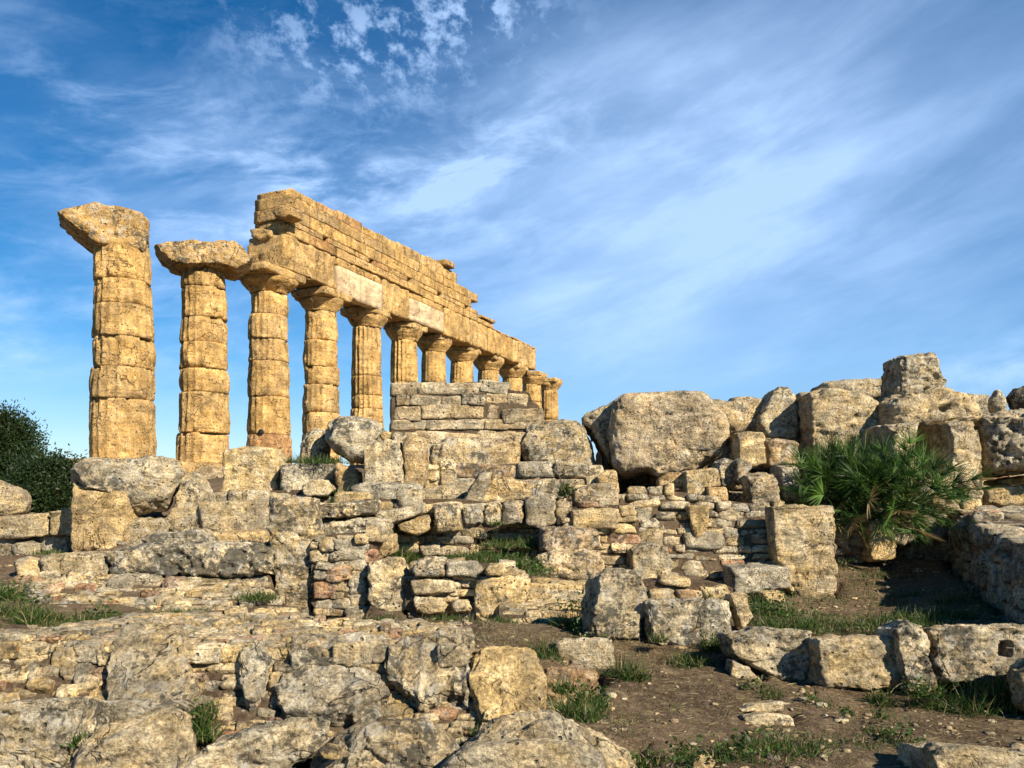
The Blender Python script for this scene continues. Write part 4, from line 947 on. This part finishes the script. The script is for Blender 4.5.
# ------------------------------------------------------------------ soil surface
gx = np.concatenate([-np.geomspace(4000, 14.5, 26), np.arange(-14, 14.01, .09), np.geomspace(14.5, 4000, 26)])
gy = np.concatenate([-np.geomspace(4000, 12, 20), np.arange(-11, 3.5, .7), np.arange(3.6, 20, .09), np.arange(20.3, 46, .6), np.geomspace(47, 5000, 26)])
gX, gY = np.meshgrid(gx, gy, indexing='ij'); gZ = ground_z(gX.ravel(), gY.ravel())
# where the first guess of the soil would bury the foot of a wall or a stone, dig it down to that foot
fx, fy = gX.ravel(), gY.ravel(); near = np.where((np.abs(fx) < 13) & (fy > 4.2) & (fy < 16))[0]
dig = gZ[near].copy(); nx_, ny_ = fx[near], fy[near]
for pl_, pg in REG:
    ins = inpoly(pg, 512 + F * nx_ / ny_, np.zeros(len(near)) - 1e9)
    px_ = 512 + F * nx_ / ny_
    cand = np.where((px_ > pg[:, 0].min() - 3) & (px_ < pg[:, 0].max() + 3))[0]
    # lower outline of the polygon at each column
    X0, X1 = pg, np.roll(pg, -1, 0); xs = px_[cand][:, None]; lo_ = np.minimum(X0[:, 0], X1[:, 0]); hi_ = np.maximum(X0[:, 0], X1[:, 0])
    xc = np.clip(xs, pg[:, 0].min() + .5, pg[:, 0].max() - .5); hit = (xc >= lo_) & (xc <= hi_) & (hi_ - lo_ > 1e-6)
    yy = X0[:, 1] + (xc - X0[:, 0]) * (X1[:, 1] - X0[:, 1]) / np.where(np.abs(X1[:, 0] - X0[:, 0]) < 1e-6, 1, X1[:, 0] - X0[:, 0])
    ymax = np.where(hit, yy, -1e9).max(1) - 2.0; ymin = np.where(hit, yy, 1e9).min(1)
    D_ = np.stack([(px_[cand] - 512) / F, np.ones(len(cand)), (HY - ymax) / F], 1)
    t_ = ((pl_.P - EYE) @ pl_.n) / (D_ @ pl_.n)                 # distance (world Y) of the foot of the face
    yf = t_; zf = EZ + (HY - ymax) / F * t_
    front = (ny_[cand] < yf) & (ny_[cand] > yf - 3.5)
    zl = EZ + (HY - ymax) / F * ny_[cand]                       # soil must stay under this sight line
    inside = (ny_[cand] >= yf) & (ny_[cand] < yf + .35)
    new = np.where(front & (dig[cand] > zl) & (dig[cand] < EZ + (HY - ymin) / F * ny_[cand] + 9), zl, dig[cand])
    new = np.where(inside & (new > zf), zf - .02, new)
    dig[cand] = new
    if abs(pl_.n[2]) > .1:
        zp = pl_.P[2] - ((nx_ - pl_.P[0]) * pl_.n[0] + (ny_ - pl_.P[1]) * pl_.n[1]) / pl_.n[2]
        ip = inpoly(pg, 512 + F * nx_ / ny_, HY - F * (zp - EZ) / ny_)
        dig = np.where(ip & (dig > zp - .16), zp - .16, dig)
gZ[near] = dig
ii, jj = np.meshgrid(np.arange(len(gx) - 1), np.arange(len(gy) - 1), indexing='ij'); c0 = (ii * len(gy) + jj).ravel()
o = mesh('ground', np.stack([gX.ravel(), gY.ravel(), gZ], 1), np.stack([c0, c0 + len(gy), c0 + len(gy) + 1, c0 + 1], 1), M['ground'], origin=(0, 0, 0))
o['kind'] = 'structure'


def ground_h(x, y):
    x = np.clip(np.atleast_1d(x), gx[0], gx[-1] - 1e-6); y = np.clip(np.atleast_1d(y), gy[0], gy[-1] - 1e-6)
    i = np.clip(np.searchsorted(gx, x, 'right') - 1, 0, len(gx) - 2); j = np.clip(np.searchsorted(gy, y, 'right') - 1, 0, len(gy) - 2)
    u = (x - gx[i]) / (gx[i + 1] - gx[i]); v = (y - gy[j]) / (gy[j + 1] - gy[j]); Z = gZ.reshape(len(gx), len(gy))
    return (Z[i, j] * (1 - u) + Z[i + 1, j] * u) * (1 - v) + (Z[i, j + 1] * (1 - u) + Z[i + 1, j + 1] * u) * v

# ------------------------------------------------------------------ vegetation
def blades(base, L, wd, dirs, bend, r, tone):
    """thin curved blades: 3 segments, quads"""
    n = len(base); up = np.array([0, 0, 1.])
    side = np.cross(dirs, up); ln = np.linalg.norm(side, axis=1, keepdims=True); side = np.where(ln > 1e-3, side / (ln + 1e-9), [1, 0, 0])
    tw = r.uniform(0, math.pi, n)[:, None]; s2 = side * np.cos(tw) + np.cross(dirs, side) * np.sin(tw)
    pts = []
    for i, t in enumerate((0, .35, .7, 1.0)):
        c = base + dirs * (L[:, None] * t) - up * (bend * L * t * t)[:, None]
        ww = (wd * (1 - t) ** .6 + .0004)[:, None]
        pts += [c - s2 * ww, c + s2 * ww]
    V = np.stack(pts, 1).reshape(-1, 3); o = (np.arange(n) * 8)[:, None]
    Q = np.concatenate([o + np.array([0, 1, 3, 2]), o + np.array([2, 3, 5, 4]), o + np.array([4, 5, 7, 6])])
    return V, Q, np.repeat(tone, 8, 0)

def randdir(n, r, el=(.3, 1.5)):
    a = r.uniform(0, 2 * math.pi, n); e = r.uniform(*el, n)
    return np.stack([np.cos(a) * np.cos(e), np.sin(a) * np.cos(e), np.sin(e)], 1)

def surf_point(px, py, Y):
    return at(px, py, Y)

# tufts: (px, py of the foot, Y, radius m, height m, count)
TUF = [(50, 553, 12.6, .30, .13, 260), (38, 628, 8.6, .30, .22, 420), (15, 625, 8.8, .25, .3, 300), (5, 610, 9.2, .2, .3, 260), (102, 626, 8.7, .30, .20, 420), (60, 632, 8.5, .35, .12, 250), (182, 616, 8.6, .28, .14, 360),
       (258, 598, 9.4, .25, .14, 260), (215, 632, 8.3, .2, .08, 120), (470, 557, 12.1, .5, .18, 500), (500, 566, 11.6, .6, .2, 700), (525, 570, 11.3, .45, .24, 500), (515, 545, 12.5, .7, .2, 600), (402, 562, 11.6, .25, .3, 260),
       (585, 612, 10.0, .25, .22, 300), (575, 630, 9.0, .3, .25, 350), (545, 660, 7.9, .2, .2, 200), (503, 624, 9.2, .18, .14, 140), (450, 620, 9.4, .25, .12, 160), (382, 624, 9.3, .25, .1, 160),
       (565, 495, 12.6, .12, .3, 120), (497, 524, 12.1, .1, .16, 60), (345, 500, 13.2, .2, .35, 160), (335, 506, 12.9, .25, .15, 120), (325, 463, 14.4, .5, .2, 300), (300, 462, 14.4, .3, .2, 160),
       (690, 668, 7.9, .25, .16, 300), (715, 640, 8.25, .15, .25, 180), (630, 682, 7.4, .18, .25, 260), (590, 705, 6.6, .18, .22, 260), (580, 718, 6.3, .25, .2, 300), (200, 722, 5.75, .12, .22, 260), (208, 735, 5.6, .15, .12, 160),
       (85, 740, 5.0, .14, .10, 200), (484, 732, 5.9, .10, .10, 160), (470, 745, 5.6, .10, .07, 100), (765, 612, 10.0, .4, .25, 420), (785, 622, 9.0, .5, .22, 500), (820, 618, 9.4, .5, .14, 350), (870, 624, 9.0, .5, .15, 400),
       (910, 618, 9.4, .5, .22, 600), (950, 612, 9.8, .4, .22, 400), (905, 592, 11.8, .3, .12, 150), (955, 600, 11.0, .35, .2, 250), (930, 622, 9.0, .3, .12, 260), (880, 692, 7.0, .12, .2, 160), (925, 694, 6.95, .14, .2, 160), (975, 698, 6.9, .4, .24, 600), (945, 700, 6.9, .2, .15, 200),
       (1000, 690, 6.9, .25, .2, 260), (700, 760, 5.5, .25, .12, 320), (745, 752, 5.6, .35, .13, 450), (790, 745, 5.8, .3, .1, 250), (640, 768, 5.4, .2, .12, 260), (840, 740, 5.9, .4, .08, 200), (905, 738, 5.9, .2, .1, 200), (880, 728, 6.1, .15, .1, 120), (820, 700, 6.8, .15, .09, 90),
       (800, 752, 5.6, .2, .12, 160), (770, 690, 7.0, .15, .12, 120), (560, 690, 6.8, .15, .15, 120), (660, 640, 8.2, .1, .15, 80), (840, 560, 13.4, .3, .12, 120), (860, 575, 12.6, .6, .08, 160)]
r = np.random.default_rng(21); VV = []; QQ = []; TT = []; b_ = 0
for (px, py, Y, rad, hgt, cnt) in TUF:
    cnt = int(cnt * 1.5)
    p0 = at(px, py, Y); a = r.uniform(0, 2 * math.pi, cnt); rr_ = rad * np.sqrt(r.random(cnt)) * r.uniform(.5, 1.1, cnt)
    bx = p0[0] + rr_ * np.cos(a); by = p0[1] + rr_ * np.sin(a) * .8; gz = ground_h(bx, by)
    bz = np.where(np.abs(gz - p0[2]) < .12, gz, p0[2]) - .02
    V_, Q_, T_ = blades(np.stack([bx, by, bz], 1), hgt * r.uniform(.4, 1.25, cnt), r.uniform(.0014, .0036, cnt) * (1 + Y / 14), randdir(cnt, r, (.5, 1.5)), r.uniform(0, .5, cnt), r,
                        np.stack([r.random(cnt), (r.random(cnt) < .18) * r.uniform(.3, 1, cnt), 0 * a, 0 * a + 1], 1))
    VV.append(V_); QQ.append(Q_ + b_); TT.append(T_); b_ += len(V_)
# sparse sward and dry litter over the bare soil
def scatter(n, x0, x1, y0, y1, hgt, wd, el, dry, thr=-.1, fr=1.3):
    global b_
    x = r.uniform(x0, x1, n); y = r.uniform(y0, y1, n); ok = fbm(np.stack([x, y, 0 * x], 1) * fr, 2) > thr; x, y = x[ok], y[ok]; m = len(x)
    z = ground_h(x, y) - .004
    V_, Q_, T_ = blades(np.stack([x, y, z], 1), r.uniform(*hgt, m), r.uniform(*wd, m), randdir(m, r, el), r.uniform(0, .3, m), r, np.stack([r.random(m), (r.random(m) < dry) * r.uniform(.5, 1, m), 0 * x, 0 * x + 1], 1))
    VV.append(V_); QQ.append(Q_ + b_); TT.append(T_); b_ += len(V_)
scatter(34000, -.3, 6.5, 4.6, 9.5, (.03, .12), (.0016, .0038), (0.0, .30), .97, -.7, .8)
scatter(14000, 3.0, 8.0, 8.0, 14.5, (.04, .15), (.003, .006), (0, .35), .93, -.7)
scatter(5000, .6, 5.5, 4.8, 7.2, (.03, .08), (.0015, .004), (.5, 1.4), .15, .18, 1.6)
scatter(9000, 3.0, 7.5, 8.0, 14.5, (.04, .12), (.003, .005), (.5, 1.4), .2, .1, .8)
scatter(6000, -9, 1.5, 7.8, 9.6, (.03, .12), (.002, .004), (.3, 1.4), .6, 0, .8)
scatter(5000, -3, 2.0, 10.8, 13.2, (.04, .14), (.003, .005), (.4, 1.4), .3, -.1, .8)
o = mesh('grass', np.concatenate(VV), np.concatenate(QQ), M['grass'], np.concatenate(TT), origin=(0, 8, 0)); tag(o, 'green tufts and dry stalks growing between the stones and on the soil', 'grass', kind='stuff')

# broad-leaved weeds
VV = []; QQ = []; TT = []; b_ = 0
for (px, py, Y, rad, cnt) in [(780, 618, 9.3, .35, 260), (755, 608, 10.2, .3, 160), (712, 606, 10.4, .2, 80), (920, 690, 6.9, .12, 90), (928, 700, 6.8, .1, 60), (905, 740, 5.9, .12, 80), (880, 722, 6.3, .08, 50), (752, 690, 7.1, .1, 60), (590, 640, 8.6, .25, 160), (575, 612, 9.9, .2, 120),
                              (500, 572, 11.2, .35, 160), (530, 575, 11.0, .3, 160), (630, 685, 7.3, .12, 60), (585, 700, 6.7, .15, 120), (202, 716, 5.85, .1, 90), (402, 560, 11.6, .15, 90), (745, 755, 5.5, .2, 120), (690, 765, 5.3, .2, 120), (566, 492, 12.5, .12, 80), (20, 615, 9, .3, 160), (10, 600, 9.4, .25, 160), (102, 618, 8.9, .2, 120),
                              (810, 700, 6.8, .06, 30), (845, 715, 6.4, .06, 30), (482, 728, 6.0, .08, 60), (630, 770, 5.3, .12, 60)]:
    p0 = at(px, py, Y); n = cnt; c = p0 + np.stack([r.normal(0, rad * .55, n), r.normal(0, rad * .45, n), np.abs(r.normal(0, rad * .38, n)) + .01], 1)
    dr = randdir(n, r, (-.2, 1.0)); sd = np.cross(dr, randdir(n, r, (-1, 1.5))); sd /= np.linalg.norm(sd, axis=1)[:, None]; s_ = r.uniform(.010, .026, n)[:, None] * (.6 + Y / 16)
    V_ = np.stack([c, c + dr * s_ + sd * s_ * .55, c + dr * s_ * 2.2, c + dr * s_ - sd * s_ * .55], 1).reshape(-1, 3); Q_ = (np.arange(n) * 4)[:, None] + np.arange(4)
    T_ = np.repeat(np.stack([r.random(n), (r.random(n) < .08) * .7, 0 * s_[:, 0], 1 + 0 * s_[:, 0]], 1), 4, 0)
    VV.append(V_); QQ.append(Q_ + b_); TT.append(T_); b_ += len(V_)
o = mesh('weeds', np.concatenate(VV), np.concatenate(QQ), M['grass'], np.concatenate(TT), origin=(0, 8, 0)); tag(o, 'small broad-leaved green weeds in the cracks and along the foot of the walls', 'weeds', kind='stuff')

# pebbles and stone chips
n = 1500; x = np.concatenate([r.uniform(-.3, 5.5, 500), r.uniform(-9, 8, 1000)]); y = np.concatenate([r.uniform(4.8, 7.4, 500), r.uniform(7.6, 14.5, 1000)])
h = np.abs(r.normal(.004, .008, n)) + .004; h = h * (1 + y / 14); H = np.stack([h * r.uniform(.8, 1.8, n), h * .6, h * r.uniform(.8, 1.4, n)], 1)
P_, Q_, nv = stones(np.stack([x, y, ground_h(x, y) + h * .15], 1), H[:, [0, 2, 1]], np.array([[1, 0, 0], [0, 1, 0], [0, 0, 1.]]), 99, 2, (2.5, 4), .2, .002)
o = mesh('pebbles', P_, Q_[:, ::-1], M['stone'], np.repeat(tones(n, r, (.4, .25), (.6, .2), .1, .08), nv, 0), origin=(0, 8, 0)); tag(o, 'loose chips and pebbles strewn over the soil', 'pebbles', kind='stuff')

# dwarf fan palm
pc = at(857, 513, 14.1); palm = empty('fan_palm', pc, 'low bushy fan palm with stiff green leaves beside the big stone blocks', 'palm')
VV = []; QQ = []; TT = []; b_ = 0; sV = []; sQ = []; sT = []; sb_ = 0
NF = 420
stems = [(np.clip(r.normal(0, .42), -.75, .75), r.normal(0, .3)) for _ in range(9)]
for i in range(NF):
    a = r.uniform(0, 2 * math.pi); e = -.35 + 1.75 * r.random() ** 1.35 if i > 40 else r.uniform(.5, 1.5); dry = (e < .15 and r.random() < .35)
    d = np.array([math.cos(a) * math.cos(e), math.sin(a) * math.cos(e), math.sin(e)]); s0 = stems[i % 9]
    b0 = pc + np.array([s0[0], s0[1], r.uniform(.05, .25)])
    Lp = r.uniform(.42, .98) * (1.0 if abs(d[0]) < .6 else 1.12); hub = b0 + d * Lp - np.array([0, 0, .10 * Lp * math.cos(e)])
    nl = 21; up = np.array([0, 0, 1.]); s = np.cross(d, up); s /= np.linalg.norm(s) + 1e-9; rl = r.uniform(0, math.pi); nrm_ = np.cross(s, d); s = s * math.cos(rl) + nrm_ * math.sin(rl)
    ang = np.linspace(-1.25, 1.25, nl) + r.normal(0, .04, nl); dr = np.cos(ang)[:, None] * d + np.sin(ang)[:, None] * s
    LL = r.uniform(.38, .56) * (1 - .25 * np.abs(ang) / 1.25)
    tn = np.stack([np.clip(r.normal(.45, .25) + r.normal(0, .1, nl), 0, 1), np.full(nl, .9 if dry else (.12 if r.random() < .15 else 0.)), 0 * ang, 0 * ang + 1], 1)
    V_, Q_, T_ = blades(np.tile(hub, (nl, 1)), LL, np.full(nl, .0085), dr, r.uniform(.02, .22, nl), r, tn)
    VV.append(V_); QQ.append(Q_ + b_); TT.append(T_); b_ += len(V_)
    V_, Q_, T_ = blades(b0[None], np.array([Lp]), np.array([.009]), ((hub - b0) / np.linalg.norm(hub - b0))[None], np.zeros(1), r, np.array([[.4, .2, 0, 1]]))
    sV.append(V_); sQ.append(Q_ + sb_); sT.append(T_); sb_ += len(V_)
mesh('foliage', np.concatenate(VV), np.concatenate(QQ), M['palm'], np.concatenate(TT), palm)
mesh('stalks', np.concatenate(sV), np.concatenate(sQ), M['palm'], np.concatenate(sT), palm)
def limb(pts, rad, nth=8):
    pts = np.array(pts, float); V = []; 
    for i, p_ in enumerate(pts):
        t = pts[min(i + 1, len(pts) - 1)] - pts[max(i - 1, 0)]; t /= np.linalg.norm(t); u_ = np.cross(t, [1, .3, 0]); u_ /= np.linalg.norm(u_); v_ = np.cross(t, u_)
        th = np.linspace(0, 2 * math.pi, nth, endpoint=False); V.append(p_ + rad[i] * (np.cos(th)[:, None] * u_ + np.sin(th)[:, None] * v_))
    V = np.concatenate(V); i, j = np.meshgrid(np.arange(len(pts) - 1), np.arange(nth), indexing='ij'); jn = (j + 1) % nth
    return V, np.stack([i * nth + j, i * nth + jn, (i + 1) * nth + jn, (i + 1) * nth + j], 2).reshape(-1, 4)
def limbs(L):
    V = []; Q = []; b = 0
    for pts, rad in L:
        v_, q_ = limb(pts, rad); V.append(v_); Q.append(q_ + b); b += len(v_)
    return np.concatenate(V), np.concatenate(Q)
V_, Q_ = limbs([([pc + np.array([s0[0] * .3, s0[1] * .3, -.35]), pc + np.array([s0[0] * .7, s0[1] * .7, 0]), pc + np.array([s0[0], s0[1], .22])], [.09, .08, .05]) for s0 in stems])
mesh('trunk', V_, Q_, M['bark'], None, palm)

# dark trees at the left
def tree(label, blobs, foot, n, leaf, seed, name='evergreen_tree'):
    r = np.random.default_rng(seed); root = empty(name, foot, label, 'tree', 'dark evergreens behind the ruin')
    bl = np.array(blobs, float); vol = bl[:, 3] ** 2; L = []
    for b in bl:
        m = (np.array(foot) * .5 + b[:3] * .5) + r.normal(0, .15, 3); L.append(([foot, m, b[:3], b[:3] + np.array([0, 0, b[3] * .7])], [.09, .06, .035, .012]))
        for _ in range(7):
            dd = randdir(1, r, (-.2, 1.5))[0] * b[3] * .9; L.append(([b[:3] - [0, 0, b[3] * .3], b[:3] + dd * .5, b[:3] + dd], [.025, .015, .005]))
    V_, Q_ = limbs(L); mesh('trunk', V_, Q_, M['bark'], None, root)
    # clumps inside each blob, leaves in each clump
    nc = n // 45; which = r.choice(len(bl), nc, p=vol / vol.sum()); dd = r.normal(size=(nc, 3)); dd /= np.linalg.norm(dd, axis=1)[:, None]
    cc = bl[which, :3] + dd * (bl[which, 3] * r.uniform(.25, 1.08, nc) ** .5)[:, None] * np.array([1, 1, .9]); tcl = r.random(nc)
    c = np.repeat(cc, 45, 0) + r.normal(0, 1, (nc * 45, 3)) * np.array([.13, .13, .15]) ; nn_ = len(c)
    dr = np.repeat(dd, 45, 0) * .6 + randdir(nn_, r, (-.8, 1.5)); dr /= np.linalg.norm(dr, axis=1)[:, None]
    sd = np.cross(dr, r.normal(size=(nn_, 3))); sd /= np.linalg.norm(sd, axis=1)[:, None]; s_ = r.uniform(.6, 1.3, nn_)[:, None] * leaf
    V_ = np.stack([c, c + dr * s_ + sd * s_ * .4, c + dr * s_ * 2.2, c + dr * s_ - sd * s_ * .4], 1).reshape(-1, 3); Q_ = (np.arange(nn_) * 4)[:, None] + np.arange(4)
    T_ = np.repeat(np.stack([np.clip(np.repeat(tcl, 45) * .7 + r.normal(.15, .15, nn_), 0, 1), (r.random(nn_) < .05) * .8, np.zeros(nn_), np.ones(nn_)], 1), 4, 0)
    mesh('crown', V_, Q_, M['leaf'], T_, root)
def bb(px, py, Y, rpx): return [*at(px, py, Y), rpx * Y / 800]
Y0 = 21.0
tree('taller dark evergreen tree at the left edge of the ruin', [bb(-10, 446, Y0, 34), bb(18, 440, Y0 + .4, 20), bb(6, 428, Y0, 18), bb(28, 462, Y0 + .2, 18), bb(10, 475, Y0, 34), bb(34, 480, Y0 + .2, 22), bb(-40, 455, Y0, 42), bb(36, 505, Y0, 22), bb(4, 505, Y0, 26)], at(5, 520, Y0), 64000, .042, 3)
tree('lower dark evergreen bush between the tall tree and the large left boulder', [bb(44, 484, 15.8, 22), bb(62, 480, 16, 16), bb(50, 502, 15.6, 22), bb(74, 488, 16, 14), bb(84, 500, 16.2, 18), bb(36, 506, 15.4, 14)], at(56, 520, 15.8), 42000, .036, 4)

# dry stem leaning across the domed boulder
q0, q1 = at(568, 500, 12.4), at(552, 448, 12.9)
V_, Q_ = limbs([([q0, (q0 + q1) / 2 + np.array([-.03, 0, .02]), q1], [.012, .009, .004]), ([(q0 + q1) / 2, at(560, 462, 12.8)], [.006, .003])])
tag(mesh('dry_stem', V_, Q_, M['bark']), 'thin dry stem rising from the weeds in front of the domed boulder', 'dry stem')
